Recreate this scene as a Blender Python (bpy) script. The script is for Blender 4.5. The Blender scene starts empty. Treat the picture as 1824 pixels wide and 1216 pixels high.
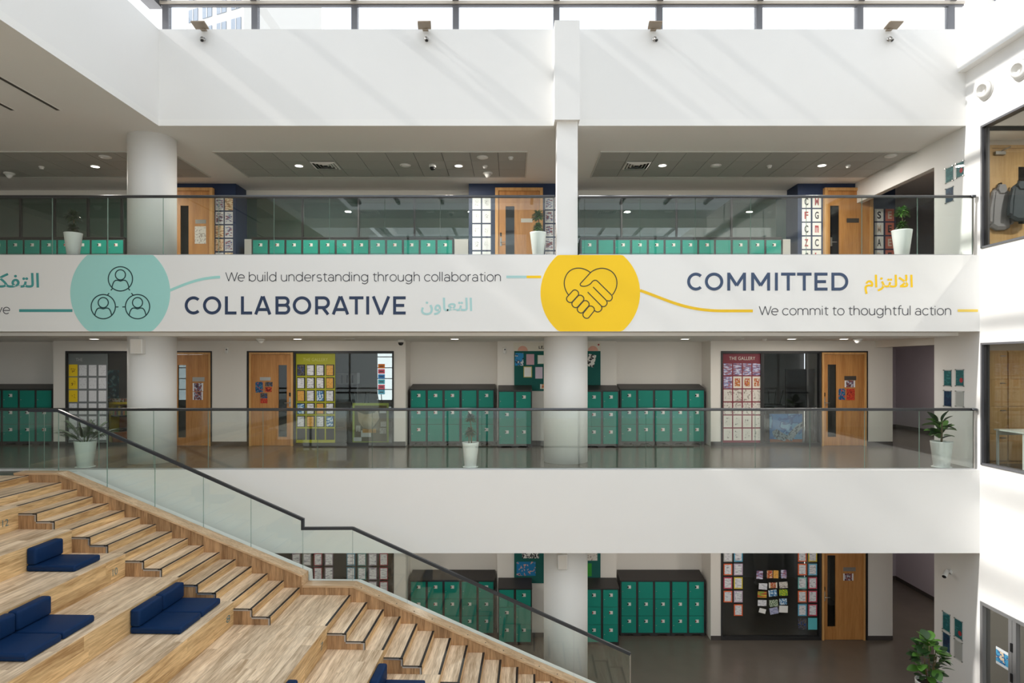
import bpy, bmesh, math, random
from mathutils import Vector, Matrix
random.seed(7)
S = bpy.context.scene
COL = S.collection

# ------------------------------------------------------------------ camera, sky, sun, exposure
FPX, CX, HY = 1150.0, 912.0, 646.0      # focal length in pixels (1824 wide), vanishing point
CZ = 6.217                              # eye height above the lowest floor
cam_d = bpy.data.cameras.new('camera')
cam_d.sensor_width = 36.0
cam_d.lens = 36.0 * FPX / 1824.0
cam_d.shift_x = 0.0
cam_d.shift_y = (HY - 608.0) / 1824.0
cam_d.clip_end = 500
cam = bpy.data.objects.new('camera', cam_d)
cam.location = (0, 0, CZ)
cam.rotation_euler = (math.pi / 2, 0, 0)
COL.objects.link(cam)
S.camera = cam

world = bpy.data.worlds.new('sky')
S.world = world
world.use_nodes = True
_bg = world.node_tree.nodes['Background']
_bg.inputs[0].default_value = (0.90, 0.95, 1.0, 1)
_bg.inputs[1].default_value = 1.9

sun_d = bpy.data.lights.new('sun', 'SUN')
sun_d.energy = 5.5
sun_d.angle = math.radians(1.6)
sun_d.color = (1.0, 0.95, 0.88)
sun = bpy.data.objects.new('sun', sun_d)
_d = Vector((0.75, 0.04, -0.60))
sun.rotation_euler = _d.to_track_quat('-Z', 'Y').to_euler()
sun.location = (-30, -5, 40)
COL.objects.link(sun)

S.view_settings.view_transform = 'Standard'
S.view_settings.look = 'None'
S.view_settings.gamma = 1.0
S.view_settings.use_curve_mapping = False
S.view_settings.exposure = -0.05
try:
    S.cycles.use_denoising = True
    S.cycles.max_bounces = 12
    S.cycles.diffuse_bounces = 8
    S.cycles.transparent_max_bounces = 32
    S.cycles.sample_clamp_indirect = 6.0
    S.cycles.caustics_reflective = False
    S.cycles.caustics_refractive = False
except Exception:
    pass

# ------------------------------------------------------------------ measures
def WX(px, Y): return (px - CX) * Y / FPX
def WZ(py, Y): return CZ + (HY - py) * Y / FPX
Y_FAS = 11.40          # front of the two lower balcony fascias
Y_TOP = 11.75          # front of the top fascia
Z_LOW = -0.085
Z_MID = 4.328
Z_UP = 8.12
Z_SOF = 10.529         # ceiling of the top corridor
Z_SKY = 12.286         # top of the top fascia
Z_CMID = 6.715         # ceiling of the middle corridor
X_R = 8.26             # right wall
X_L = -6.43            # upper left bulkhead
X_END = -14.0

# ------------------------------------------------------------------ materials
def lin(c):
    o = []
    for v in c[:3]:
        v = v / 255.0
        o.append(v / 12.92 if v <= 0.04045 else ((v + 0.055) / 1.055) ** 2.4)
    return (*o, 1.0)

MATS = {}
def newmat(name):
    m = bpy.data.materials.new(name)
    m.use_nodes = True
    nt = m.node_tree
    return m, nt, nt.nodes['Principled BSDF']

def mat(name, rgb, rough=0.6, metal=0.0, var=0.05, scale=6.0, spec=0.5, rnd=0.0, bump=0.0):
    if name in MATS:
        return MATS[name]
    m, nt, b = newmat(name)
    b.inputs['Roughness'].default_value = rough
    b.inputs['Metallic'].default_value = metal
    b.inputs['Specular IOR Level'].default_value = spec
    tc = nt.nodes.new('ShaderNodeTexCoord')
    n = nt.nodes.new('ShaderNodeTexNoise')
    n.inputs['Scale'].default_value = scale
    n.inputs['Detail'].default_value = 3
    nt.links.new(tc.outputs['Object'], n.inputs['Vector'])
    mr = nt.nodes.new('ShaderNodeMapRange')
    mr.inputs['To Min'].default_value = 1 - var
    mr.inputs['To Max'].default_value = 1 + var
    nt.links.new(n.outputs['Fac'], mr.inputs['Value'])
    hsv = nt.nodes.new('ShaderNodeHueSaturation')
    hsv.inputs['Color'].default_value = lin(rgb)
    if rnd > 0:
        oi = nt.nodes.new('ShaderNodeObjectInfo')
        r2 = nt.nodes.new('ShaderNodeMapRange')
        r2.inputs['To Min'].default_value = 1 - rnd
        r2.inputs['To Max'].default_value = 1 + rnd
        nt.links.new(oi.outputs['Random'], r2.inputs['Value'])
        mu = nt.nodes.new('ShaderNodeMath'); mu.operation = 'MULTIPLY'
        nt.links.new(mr.outputs[0], mu.inputs[0]); nt.links.new(r2.outputs[0], mu.inputs[1])
        nt.links.new(mu.outputs[0], hsv.inputs['Value'])
    else:
        nt.links.new(mr.outputs[0], hsv.inputs['Value'])
    nt.links.new(hsv.outputs[0], b.inputs['Base Color'])
    if bump > 0:
        bp = nt.nodes.new('ShaderNodeBump')
        bp.inputs['Strength'].default_value = bump
        nt.links.new(n.outputs['Fac'], bp.inputs['Height'])
        nt.links.new(bp.outputs[0], b.inputs['Normal'])
    MATS[name] = m
    return m

def wood(name, c0, c1, axis, rough=0.45, rnd=0.12, ring=9.0):
    """Grain stretched along axis ('x','y','z') in object space, a different cut for each piece."""
    if name in MATS:
        return MATS[name]
    m, nt, b = newmat(name)
    tc = nt.nodes.new('ShaderNodeTexCoord')
    oi = nt.nodes.new('ShaderNodeObjectInfo')
    sc = nt.nodes.new('ShaderNodeVectorMath'); sc.operation = 'SCALE'
    sc.inputs[0].default_value = (37.0, 61.0, 23.0)
    nt.links.new(oi.outputs['Random'], sc.inputs['Scale'])
    ad = nt.nodes.new('ShaderNodeVectorMath'); ad.operation = 'ADD'
    nt.links.new(tc.outputs['Object'], ad.inputs[0]); nt.links.new(sc.outputs[0], ad.inputs[1])
    mp = nt.nodes.new('ShaderNodeMapping')
    s = [1.0, 1.0, 1.0]; s['xyz'.index(axis)] = 0.07
    mp.inputs['Scale'].default_value = s
    nt.links.new(ad.outputs[0], mp.inputs['Vector'])
    n = nt.nodes.new('ShaderNodeTexNoise')
    n.inputs['Scale'].default_value = ring; n.inputs['Detail'].default_value = 5; n.inputs['Roughness'].default_value = 0.65
    n.inputs['Distortion'].default_value = 0.6
    nt.links.new(mp.outputs[0], n.inputs['Vector'])
    n2 = nt.nodes.new('ShaderNodeTexNoise')
    n2.inputs['Scale'].default_value = ring * 7; n2.inputs['Detail'].default_value = 2
    nt.links.new(mp.outputs[0], n2.inputs['Vector'])
    mx = nt.nodes.new('ShaderNodeMix'); mx.data_type = 'FLOAT'
    mx.inputs[0].default_value = 0.35
    nt.links.new(n.outputs['Fac'], mx.inputs[2]); nt.links.new(n2.outputs['Fac'], mx.inputs[3])
    cr = nt.nodes.new('ShaderNodeValToRGB')
    cr.color_ramp.elements[0].position = 0.37; cr.color_ramp.elements[0].color = lin(c0)
    cr.color_ramp.elements[1].position = 0.61; cr.color_ramp.elements[1].color = lin(c1)
    nt.links.new(mx.outputs[0], cr.inputs[0])
    hsv = nt.nodes.new('ShaderNodeHueSaturation')
    r2 = nt.nodes.new('ShaderNodeMapRange')
    r2.inputs['To Min'].default_value = 1 - rnd; r2.inputs['To Max'].default_value = 1 + rnd
    nt.links.new(oi.outputs['Random'], r2.inputs['Value'])
    nt.links.new(r2.outputs[0], hsv.inputs['Value'])
    nt.links.new(cr.outputs[0], hsv.inputs['Color'])
    nt.links.new(hsv.outputs[0], b.inputs['Base Color'])
    b.inputs['Roughness'].default_value = rough
    MATS[name] = m
    return m

def glass(name, tint, ior=1.45, refl=(1, 1, 1)):
    if name in MATS:
        return MATS[name]
    m = bpy.data.materials.new(name); m.use_nodes = True
    nt = m.node_tree; nt.nodes.clear()
    out = nt.nodes.new('ShaderNodeOutputMaterial')
    mix = nt.nodes.new('ShaderNodeMixShader')
    fr = nt.nodes.new('ShaderNodeFresnel'); fr.inputs['IOR'].default_value = ior
    tr = nt.nodes.new('ShaderNodeBsdfTransparent'); tr.inputs[0].default_value = (*tint, 1)
    gl = nt.nodes.new('ShaderNodeBsdfGlossy'); gl.inputs['Roughness'].default_value = 0.0
    gl.inputs['Color'].default_value = (*refl, 1)
    ge = nt.nodes.new('ShaderNodeNewGeometry')
    mr = nt.nodes.new('ShaderNodeMapRange')            # the same reflectance for both faces of the thin pane
    mr.inputs['To Min'].default_value = ior; mr.inputs['To Max'].default_value = 1.0 / ior
    nt.links.new(ge.outputs['Backfacing'], mr.inputs['Value']); nt.links.new(mr.outputs[0], fr.inputs['IOR'])
    nt.links.new(fr.outputs[0], mix.inputs[0]); nt.links.new(tr.outputs[0], mix.inputs[1]); nt.links.new(gl.outputs[0], mix.inputs[2])
    nt.links.new(mix.outputs[0], out.inputs[0])
    MATS[name] = m
    return m

def emit(name, rgb, strength):
    if name in MATS:
        return MATS[name]
    m, nt, b = newmat(name)
    b.inputs['Base Color'].default_value = lin(rgb)
    b.inputs['Emission Color'].default_value = lin(rgb)
    b.inputs['Emission Strength'].default_value = strength
    MATS[name] = m
    return m

def printed(name, paper, inks, scale=30.0, thr=0.52, border=None, half=(0.1, 0.14), stretch=(1, 1, 1)):
    """Flat print on paper: noise blotches of ink on a paper ground, an optional plain margin (object space, x across, z up)."""
    if name in MATS:
        return MATS[name]
    m, nt, b = newmat(name)
    b.inputs['Roughness'].default_value = 0.55
    tc = nt.nodes.new('ShaderNodeTexCoord'); oi = nt.nodes.new('ShaderNodeObjectInfo')
    sc = nt.nodes.new('ShaderNodeVectorMath'); sc.operation = 'SCALE'; sc.inputs[0].default_value = (13, 29, 41)
    nt.links.new(oi.outputs['Random'], sc.inputs['Scale'])
    ad = nt.nodes.new('ShaderNodeVectorMath'); ad.operation = 'ADD'
    nt.links.new(tc.outputs['Object'], ad.inputs[0]); nt.links.new(sc.outputs[0], ad.inputs[1])
    mp = nt.nodes.new('ShaderNodeMapping'); mp.inputs['Scale'].default_value = stretch
    nt.links.new(ad.outputs[0], mp.inputs['Vector'])
    n = nt.nodes.new('ShaderNodeTexNoise'); n.inputs['Scale'].default_value = scale; n.inputs['Detail'].default_value = 2
    nt.links.new(mp.outputs[0], n.inputs['Vector'])
    cr = nt.nodes.new('ShaderNodeValToRGB'); cr.color_ramp.interpolation = 'CONSTANT'
    el = cr.color_ramp.elements
    el[0].position = 0.0; el[0].color = lin(paper)
    el[1].position = thr; el[1].color = lin(inks[0])
    for i, c in enumerate(inks[1:]):
        e = el.new(thr + 0.07 * (i + 1)); e.color = lin(c)
    nt.links.new(n.outputs['Fac'], cr.inputs[0])
    last = cr.outputs[0]
    if border is not None:
        sx = nt.nodes.new('ShaderNodeSeparateXYZ'); nt.links.new(tc.outputs['Object'], sx.inputs[0])
        prev = None
        for k, ax in enumerate(('X', 'Z')):
            ab = nt.nodes.new('ShaderNodeMath'); ab.operation = 'ABSOLUTE'; nt.links.new(sx.outputs[ax], ab.inputs[0])
            lt = nt.nodes.new('ShaderNodeMath'); lt.operation = 'LESS_THAN'; lt.inputs[1].default_value = half[k]
            nt.links.new(ab.outputs[0], lt.inputs[0])
            if prev is None: prev = lt
            else:
                mu = nt.nodes.new('ShaderNodeMath'); mu.operation = 'MULTIPLY'
                nt.links.new(prev.outputs[0], mu.inputs[0]); nt.links.new(lt.outputs[0], mu.inputs[1]); prev = mu
        mi = nt.nodes.new('ShaderNodeMix'); mi.data_type = 'RGBA'
        mi.inputs[6].default_value = lin(border)
        nt.links.new(prev.outputs[0], mi.inputs[0]); nt.links.new(last, mi.inputs[7])
        last = mi.outputs[2]
    nt.links.new(last, b.inputs['Base Color'])
    MATS[name] = m
    return m

M_WHITE = mat('white_paint', (239, 238, 236), 0.65, var=0.012, scale=1.5)
M_CORR = mat('corridor_paint', (228, 223, 216), 0.6, var=0.015, scale=1.2)
M_CEIL = mat('ceiling_paint', (242, 241, 238), 0.75, var=0.012, scale=1.5)
M_TILE = mat('ceiling_tile', (178, 178, 174), 0.8, var=0.05, scale=60, rnd=0.05)
M_TILEGRID = mat('ceiling_grid', (205, 205, 200), 0.5)
M_NAVY = mat('navy_paint', (24, 44, 78), 0.55, var=0.04)
M_VINYL = mat('dark_vinyl', (98, 90, 82), 0.24, var=0.10, scale=2.5, spec=0.5)
M_FRAME = mat('dark_frame', (38, 37, 38), 0.45)
M_SKIRT = mat('dark_skirting', (70, 64, 62), 0.5)
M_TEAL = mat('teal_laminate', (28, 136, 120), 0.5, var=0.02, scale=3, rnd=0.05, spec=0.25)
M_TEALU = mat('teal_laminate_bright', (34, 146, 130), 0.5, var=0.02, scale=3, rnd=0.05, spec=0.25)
M_CARC = mat('charcoal_steel', (48, 45, 45), 0.45, var=0.05)
M_DOOR = wood('door_veneer', (168, 112, 58), (196, 140, 80), 'z', 0.42, 0.03, 7)
M_DOORF = wood('door_frame_veneer', (190, 140, 82), (214, 166, 106), 'z', 0.42, 0.03, 7)
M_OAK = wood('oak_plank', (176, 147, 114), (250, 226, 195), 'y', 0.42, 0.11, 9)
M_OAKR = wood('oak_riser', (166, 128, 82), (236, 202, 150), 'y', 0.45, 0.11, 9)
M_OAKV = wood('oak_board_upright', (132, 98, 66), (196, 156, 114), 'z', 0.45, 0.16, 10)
M_OAKC = wood('oak_cap', (176, 142, 106), (222, 190, 152), 'x', 0.4, 0.06, 9)
M_BLACK = mat('black_rubber', (20, 20, 22), 0.5)
M_ALU = mat('aluminium', (188, 188, 190), 0.35, 0.7, var=0.03)
M_GREYMETAL = mat('grey_rail', (92, 94, 98), 0.35, 0.6, var=0.03)
M_DARKRAIL = mat('charcoal_rail', (62, 66, 72), 0.35, 0.5, var=0.03)
M_MULL = mat('mullion_grey', (112, 112, 116), 0.45, 0.3, var=0.04)
M_MULLT = mat('mullion_beige', (205, 196, 184), 0.5)
M_CUSH = mat('navy_leatherette', (8, 42, 82), 0.6, var=0.08, scale=5, bump=0.05, spec=0.18)
M_POT = mat('white_planter', (240, 240, 238), 0.35, var=0.01)
M_SOIL = mat('soil', (52, 40, 30), 0.9, var=0.3, scale=40)
M_PLASTIC = mat('white_plastic', (232, 231, 228), 0.45, var=0.01)
M_BLACKP = mat('black_plastic', (18, 18, 20), 0.25)
M_STEEL = mat('brushed_steel', (170, 168, 164), 0.3, 0.85, var=0.05, scale=20)
M_BRONZE = mat('warm_steel', (160, 146, 130), 0.35, 0.6, var=0.05, scale=10)
M_GREYROOM = mat('classroom_paint', (150, 152, 154), 0.7, var=0.02)
M_LILAC = mat('lilac_grey_paint', (192, 184, 194), 0.65, var=0.015)
M_BEIGE = wood('maple_veneer', (190, 152, 98), (212, 176, 122), 'z', 0.45, 0.03, 6)
M_PAPER = mat('paper', (236, 235, 232), 0.6, var=0.01)
M_PLATE = mat('lock_plate_white', (225, 222, 218), 0.4)
M_GLASS = glass('green_tinted_glass', (0.962, 0.992, 0.975))
M_GEDGE = mat('glass_edge_green', (150, 176, 166), 0.2)
M_WGLASS = glass('window_glass', (0.86, 0.88, 0.87))
M_RGLASS = glass('grey_window_glass', (0.86, 0.88, 0.87), 1.75)
M_SGLASS = glass('skylight_glass', (0.95, 0.96, 0.97))
M_LENS = emit('lamp_lens', (255, 250, 240), 6.0)
M_LENSOFF = mat('lamp_lens_off', (215, 212, 205), 0.3)

# ------------------------------------------------------------------ object helpers
ORG = {}
def link(o, parent=None, pos=(0, 0, 0)):
    pos = Vector(pos)
    COL.objects.link(o)
    if parent is not None:
        o.parent = parent
        o.location = pos - ORG[parent.name]
    else:
        o.location = pos
    ORG[o.name] = pos
    return o

def tag(o, label, cat, group=None, kind=None):
    o['label'] = label; o['category'] = cat
    if group: o['group'] = group
    if kind: o['kind'] = kind
    return o

def thing(name, label, cat, pos=(0, 0, 0), group=None, kind=None):
    o = bpy.data.objects.new(name, None)
    o.empty_display_size = 0.2
    link(o, None, pos)
    return tag(o, label, cat, group, kind)

def framed(name, label, cat, loc, rz, group=None):
    """A thing whose parts are laid out in its own turned frame (origin at loc)."""
    o = bpy.data.objects.new(name, None); COL.objects.link(o)
    o.location = loc; o.rotation_euler = (0, 0, rz); ORG[o.name] = Vector((0, 0, 0))
    return tag(o, label, cat, group)

BOXES = {}
def box_mesh(dx, dy, dz, m, bev=0.0, seg=1):
    key = (round(dx, 4), round(dy, 4), round(dz, 4), m.name, bev, seg)
    if key in BOXES: return BOXES[key]
    bm = bmesh.new()
    bmesh.ops.create_cube(bm, size=1.0)
    bmesh.ops.scale(bm, vec=(dx, dy, dz), verts=bm.verts)
    if bev > 0:
        bmesh.ops.bevel(bm, geom=bm.edges[:], offset=bev, segments=seg, affect='EDGES', profile=0.5)
    me = bpy.data.meshes.new('box'); bm.to_mesh(me); bm.free()
    me.materials.append(m)
    if seg > 1:
        me.polygons.foreach_set('use_smooth', [True] * len(me.polygons))
    BOXES[key] = me
    return me

def bx(name, x0, x1, y0, y1, z0, z1, m, parent=None, bev=0.0, seg=1):
    o = bpy.data.objects.new(name, box_mesh(abs(x1 - x0), abs(y1 - y0), abs(z1 - z0), m, bev, seg))
    return link(o, parent, ((x0 + x1) / 2, (y0 + y1) / 2, (z0 + z1) / 2))

def mesh_obj(name, verts, faces, m, parent=None, smooth=False, origin=None, mats=None, fmat=None):
    if origin is None:
        origin = ORG[parent.name] if parent is not None else Vector((0, 0, 0))
    origin = Vector(origin)
    me = bpy.data.meshes.new(name)
    me.from_pydata([tuple(Vector(v) - origin) for v in verts], [], faces)
    for mm in (mats or [m]): me.materials.append(mm)
    if fmat: me.polygons.foreach_set('material_index', fmat)
    if smooth: me.polygons.foreach_set('use_smooth', [True] * len(me.polygons))
    me.update()
    o = bpy.data.objects.new(name, me)
    return link(o, parent, origin)

def prism_data(pts, axis, a, b):
    """Extrude a closed 2-D outline. axis 'y': pts are (x,z), from y=a to b; 'x': (y,z); 'z': (x,y)."""
    def P(p, t):
        return {'y': (p[0], t, p[1]), 'x': (t, p[0], p[1]), 'z': (p[0], p[1], t)}[axis]
    n = len(pts)
    V = [P(p, a) for p in pts] + [P(p, b) for p in pts]
    Fc = [list(range(n))[::-1], list(range(n, 2 * n))]
    for i in range(n):
        j = (i + 1) % n
        Fc.append([i, j, n + j, n + i])
    return V, Fc

def prism(name, pts, axis, a, b, m, parent=None, **k):
    V, Fc = prism_data(pts, axis, a, b)
    o = mesh_obj(name, V, Fc, m, parent, **k)
    bm = bmesh.new(); bm.from_mesh(o.data)
    bmesh.ops.recalc_face_normals(bm, faces=bm.faces)
    bmesh.ops.triangulate(bm, faces=[f for f in bm.faces if len(f.verts) > 4])
    bm.to_mesh(o.data); bm.free()
    return o

def tube(name, path, r, m, parent=None, n=10, caps=True):
    path = [Vector(p) for p in path]
    V, Fc = [], []
    for i, p in enumerate(path):
        d = (path[min(i + 1, len(path) - 1)] - path[max(i - 1, 0)]).normalized()
        up = Vector((0, 0, 1)) if abs(d.z) < 0.9 else Vector((1, 0, 0))
        s = d.cross(up).normalized(); t = s.cross(d).normalized()
        rr = r[i] if isinstance(r, (list, tuple)) else r
        for k in range(n):
            a = 2 * math.pi * k / n
            V.append(p + s * math.cos(a) * rr + t * math.sin(a) * rr)
    for i in range(len(path) - 1):
        for k in range(n):
            k2 = (k + 1) % n
            Fc.append([i * n + k, i * n + k2, (i + 1) * n + k2, (i + 1) * n + k])
    if caps:
        Fc.append(list(range(n))[::-1]); Fc.append([(len(path) - 1) * n + k for k in range(n)])
    return mesh_obj(name, V, Fc, m, parent, smooth=True)

def lathe(name, prof, c, m, parent=None, n=32, smooth=True):
    """prof: (radius, z) from bottom to top around (cx, cy), z added to c[2]."""
    V, Fc = [], []
    for r, z in prof:
        for k in range(n):
            a = 2 * math.pi * k / n
            V.append((c[0] + r * math.cos(a), c[1] + r * math.sin(a), c[2] + z))
    for i in range(len(prof) - 1):
        for k in range(n):
            k2 = (k + 1) % n
            Fc.append([i * n + k, i * n + k2, (i + 1) * n + k2, (i + 1) * n + k])
    if prof[0][0] > 1e-6: Fc.append(list(range(n))[::-1])
    if prof[-1][0] > 1e-6: Fc.append([(len(prof) - 1) * n + k for k in range(n)])
    return mesh_obj(name, V, Fc, m, parent, smooth=smooth, origin=c if parent is None else None)

def struct(name, x0, x1, y0, y1, z0, z1, m, label, cat='wall'):
    return tag(bx(name, x0, x1, y0, y1, z0, z1, m), label, cat, kind='structure')

TXT = {}
def text_data(s, offset=0.0, space=1.0):
    key = (s, offset, space)
    if key in TXT: return TXT[key]
    c = bpy.data.curves.new('lettering', 'FONT')
    c.body = s; c.size = 1.0; c.resolution_u = 4; c.offset = offset; c.space_character = space
    o = bpy.data.objects.new('lettering_tmp', c); COL.objects.link(o)
    dg = bpy.context.evaluated_depsgraph_get(); dg.update()
    me = bpy.data.meshes.new_from_object(o.evaluated_get(dg))
    vs = [(v.co.x, v.co.y) for v in me.vertices]; fs = [list(p.vertices) for p in me.polygons]
    bpy.data.objects.remove(o); bpy.data.curves.remove(c); bpy.data.meshes.remove(me)
    x0 = min(v[0] for v in vs); x1 = max(v[0] for v in vs); y0 = min(v[1] for v in vs); y1 = max(v[1] for v in vs)
    TXT[key] = (vs, fs, x0, x1, y0, y1)
    return TXT[key]

def text(name, s, x0, x1, z0, z1, y, m, parent=None, offset=0.0, space=1.0, face='y'):
    """Flat lettering fitted to a rectangle on a wall that faces the camera side (-Y), or +X with face 'x' (x0..x1 then run along y)."""
    vs, fs, a0, a1, b0, b1 = text_data(s, offset, space)
    V = []
    # letters that touch are set a hair apart in depth so that no two faces coincide
    par = list(range(len(vs)))
    def root(i):
        while par[i] != i: par[i] = par[par[i]]; i = par[i]
        return i
    for f in fs:
        for q in f[1:]: par[root(q)] = root(f[0])
    isl = {}
    lift = [(0.0004 if name == 'arabic_lettering' else 0.0) * (isl.setdefault(root(i), len(isl)) % 5) for i in range(len(vs))]
    sg = -1 if face == 'y' else 1
    for (vx, vy), dl in zip(vs, lift):
        u = x0 + (vx - a0) / (a1 - a0) * (x1 - x0); w = z0 + (vy - b0) / (b1 - b0) * (z1 - z0)
        V.append((u, y + sg * dl, w) if face == 'y' else (y + sg * dl, u, w))
    return mesh_obj(name, V, fs, m, parent)

def wall_with_holes(name, x0, x1, z0, z1, y0, y1, holes, m, label, axis='y'):
    """A wall slab with rectangular openings, one mesh. axis 'y': spans x,z and is y0..y1 thick; axis 'x': x0,x1 are along y and y0,y1 along x."""
    xs = sorted({x0, x1, *[h[0] for h in holes], *[h[1] for h in holes]})
    zs = sorted({z0, z1, *[h[2] for h in holes], *[h[3] for h in holes]})
    V, Fc = [], []
    def solid(i, j):
        if not (0 <= i < len(xs) - 1 and 0 <= j < len(zs) - 1): return False
        cx = (xs[i] + xs[i + 1]) / 2; cz = (zs[j] + zs[j + 1]) / 2
        return x0 < cx < x1 and z0 < cz < z1 and not any(h[0] < cx < h[1] and h[2] < cz < h[3] for h in holes)
    idx = {}
    def v(i, j, t):
        k = (i, j, t)
        if k not in idx:
            idx[k] = len(V)
            yy = (y0, y1)[t]
            V.append((xs[i], yy, zs[j]) if axis == 'y' else (yy, xs[i], zs[j]))
        return idx[k]
    for i in range(len(xs) - 1):
        for j in range(len(zs) - 1):
            if not solid(i, j): continue
            Fc.append([v(i, j, 0), v(i + 1, j, 0), v(i + 1, j + 1, 0), v(i, j + 1, 0)])
            Fc.append([v(i, j, 1), v(i, j + 1, 1), v(i + 1, j + 1, 1), v(i + 1, j, 1)])
            if not solid(i - 1, j): Fc.append([v(i, j, 0), v(i, j + 1, 0), v(i, j + 1, 1), v(i, j, 1)])
            if not solid(i + 1, j): Fc.append([v(i + 1, j, 0), v(i + 1, j, 1), v(i + 1, j + 1, 1), v(i + 1, j + 1, 0)])
            if not solid(i, j - 1): Fc.append([v(i, j, 0), v(i, j, 1), v(i + 1, j, 1), v(i + 1, j, 0)])
            if not solid(i, j + 1): Fc.append([v(i, j + 1, 0), v(i + 1, j + 1, 0), v(i + 1, j + 1, 1), v(i, j + 1, 1)])
    o = mesh_obj(name, V, Fc, m)
    bm = bmesh.new(); bm.from_mesh(o.data); bmesh.ops.recalc_face_normals(bm, faces=bm.faces); bm.to_mesh(o.data); bm.free()
    return tag(o, label, 'wall', kind='structure')

# ================================================================== THE SETTING
X_LOB = 11.18                           # far wall of the side lobby
Y_DW = 14.68                            # door wall of the two lower corridors
Y_PW = 14.85                            # pin-board wall
Y_AL = 15.38                            # back of the locker alcoves
Y_NV = 15.54                            # navy door bays on the top floor
Y_RG = 16.15                            # glazing behind the top lockers
Y_BK = 19.0
struct('floor_lower', X_END, 13.2, -4, 19.2, Z_LOW - 0.2, Z_LOW, M_VINYL, 'dark brown vinyl floor of the lowest level', 'floor')
struct('floor_middle', X_END, 13.2, Y_FAS + 0.1, 19.2, Z_MID - 0.12, Z_MID, M_VINYL, 'dark vinyl floor of the middle corridor behind the glass balustrade', 'floor')
struct('floor_upper', X_END, 13.2, Y_FAS + 0.1, 19.2, Z_UP - 0.12, Z_UP, M_VINYL, 'dark vinyl floor of the top corridor', 'floor')
struct('floor_right_middle', 8.4, 13.2, 3.9, Y_FAS + 0.1, Z_MID - 0.12, Z_MID, M_VINYL, 'dark floor of the middle room behind the white end wall', 'floor')
struct('floor_right_upper', 8.4, 13.2, 3.9, Y_FAS + 0.1, Z_UP - 0.12, Z_UP, M_VINYL, 'dark floor of the top room behind the white end wall', 'floor')
struct('floor_left', X_END, -8.14, -4, Y_FAS - 0.02, Z_MID - 0.3, Z_MID - 0.012, M_VINYL, 'floor at the head of the wooden stairs', 'floor')

struct('ceiling_lower', X_END, 13.2, Y_FAS + 0.1, 19.2, 2.86, 2.95, M_CEIL, 'white ceiling of the lowest corridor', 'ceiling')
struct('ceiling_middle', X_END, 13.2, 11.95, 19.2, Z_CMID, Z_CMID + 0.1, M_CEIL, 'white ceiling of the middle corridor', 'ceiling')
struct('ceiling_upper', X_END, 13.2, Y_TOP, 19.2, Z_SOF, Z_SOF + 0.12, M_CEIL, 'white ceiling of the top corridor', 'ceiling')
struct('ceiling_left', X_END, X_L, -4, Y_TOP, Z_SOF, Z_SOF + 0.12, M_CEIL, 'broad white soffit over the wooden stairs', 'ceiling')
struct('ceiling_right', 8.4, 13.2, 3.9, 12.0, Z_SOF, Z_SOF + 0.12, M_CEIL, 'white ceiling of the top room behind the end wall', 'ceiling')
struct('ceiling_right_middle', 8.4, 13.2, 3.9, 11.95, Z_CMID, Z_CMID + 0.1, M_CEIL, 'white ceiling of the middle room behind the end wall', 'ceiling')
struct('ceiling_right_lower', 8.4, 13.2, 3.9, Y_FAS + 0.1, 2.86, 2.95, M_CEIL, 'white ceiling of the lowest room behind the end wall', 'ceiling')

struct('wall_fascia_lower', X_END, X_R, Y_FAS, Y_FAS + 0.1, 2.857, Z_MID, M_WHITE, 'plain white balcony fascia below the middle glass balustrade')
struct('wall_fascia_middle', X_END, X_R, Y_FAS, Y_FAS + 0.1, 6.772, Z_UP, M_WHITE, 'white balcony fascia that carries the lettering and roundels')
struct('wall_fascia_upper', X_L, X_R, Y_TOP, 12.0, Z_SOF + 0.12, Z_SKY, M_WHITE, 'tall white fascia under the skylight with diagonal streaks of sun')
struct('trim_1', X_END, X_R, Y_FAS + 0.1, 11.95, 6.772, 6.80, M_CEIL, 'white soffit strip behind the lettered fascia', 'trim')
struct('wall_bulkhead_left', X_L - 0.25, X_L, -4, 12.0, Z_SOF + 0.12, Z_SKY, M_WHITE, 'white bulkhead running towards the viewer above the stairs')
wall_with_holes('wall_rear', X_END, 13.2, Z_LOW, 12.6, -4.15, -4.0, [(-13.0, -6.9, 0.5, 10.0), (-6.0, 0.6, 0.5, 11.6), (1.2, 7.6, 0.5, 11.6)], M_WHITE, 'white rear atrium wall with unseen window openings added for fill light')  # unseen window openings, added to send soft daylight into the corridors
for _i, (_a, _b, _c) in enumerate(((-13.0, -6.9, 10.0), (-6.0, 0.6, 11.6), (1.2, 7.6, 11.6))):
    _w = thing('window_%d' % (20 + _i), 'unseen rear window bay number %s, added to fill the atrium with daylight' % ('one', 'two', 'three')[_i], 'window', (_a, -4.08, 0.5), kind='structure')
    bx('pane', _a, _b, -4.09, -4.075, 0.5, _c, M_WGLASS, _w)
    for _k in range(1, 4):
        _x = _a + (_b - _a) * _k / 4; bx('mullion', _x - 0.04, _x + 0.04, -4.12, -4.03, 0.5, _c, M_MULL, _w)
    for _z in (2.7, 4.9, 7.2):
        bx('transom', _a, _b, -4.12, -4.03, _z - 0.04, _z + 0.04, M_MULL, _w)
struct('wall_left', X_END - 0.15, X_END, -4, 19.2, Z_LOW, 10.65, M_CORR, 'wall at the far end beyond the stairs')
struct('roof_corridor', X_END, 13.2, 12.0, 19.2, Z_SKY - 0.16, Z_SKY - 0.06, M_WHITE, 'flat roof over the top corridor', 'roof')
struct('roof_right', 8.4, 13.2, -4, 12.0, Z_SKY - 0.16, Z_SKY - 0.06, M_WHITE, 'flat roof over the rooms at the end wall', 'roof')
struct('roof_left', X_END, X_L - 0.25, -4, 12.0, Z_SKY - 0.16, Z_SKY - 0.06, M_WHITE, 'flat roof over the stairs side', 'roof')
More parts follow.
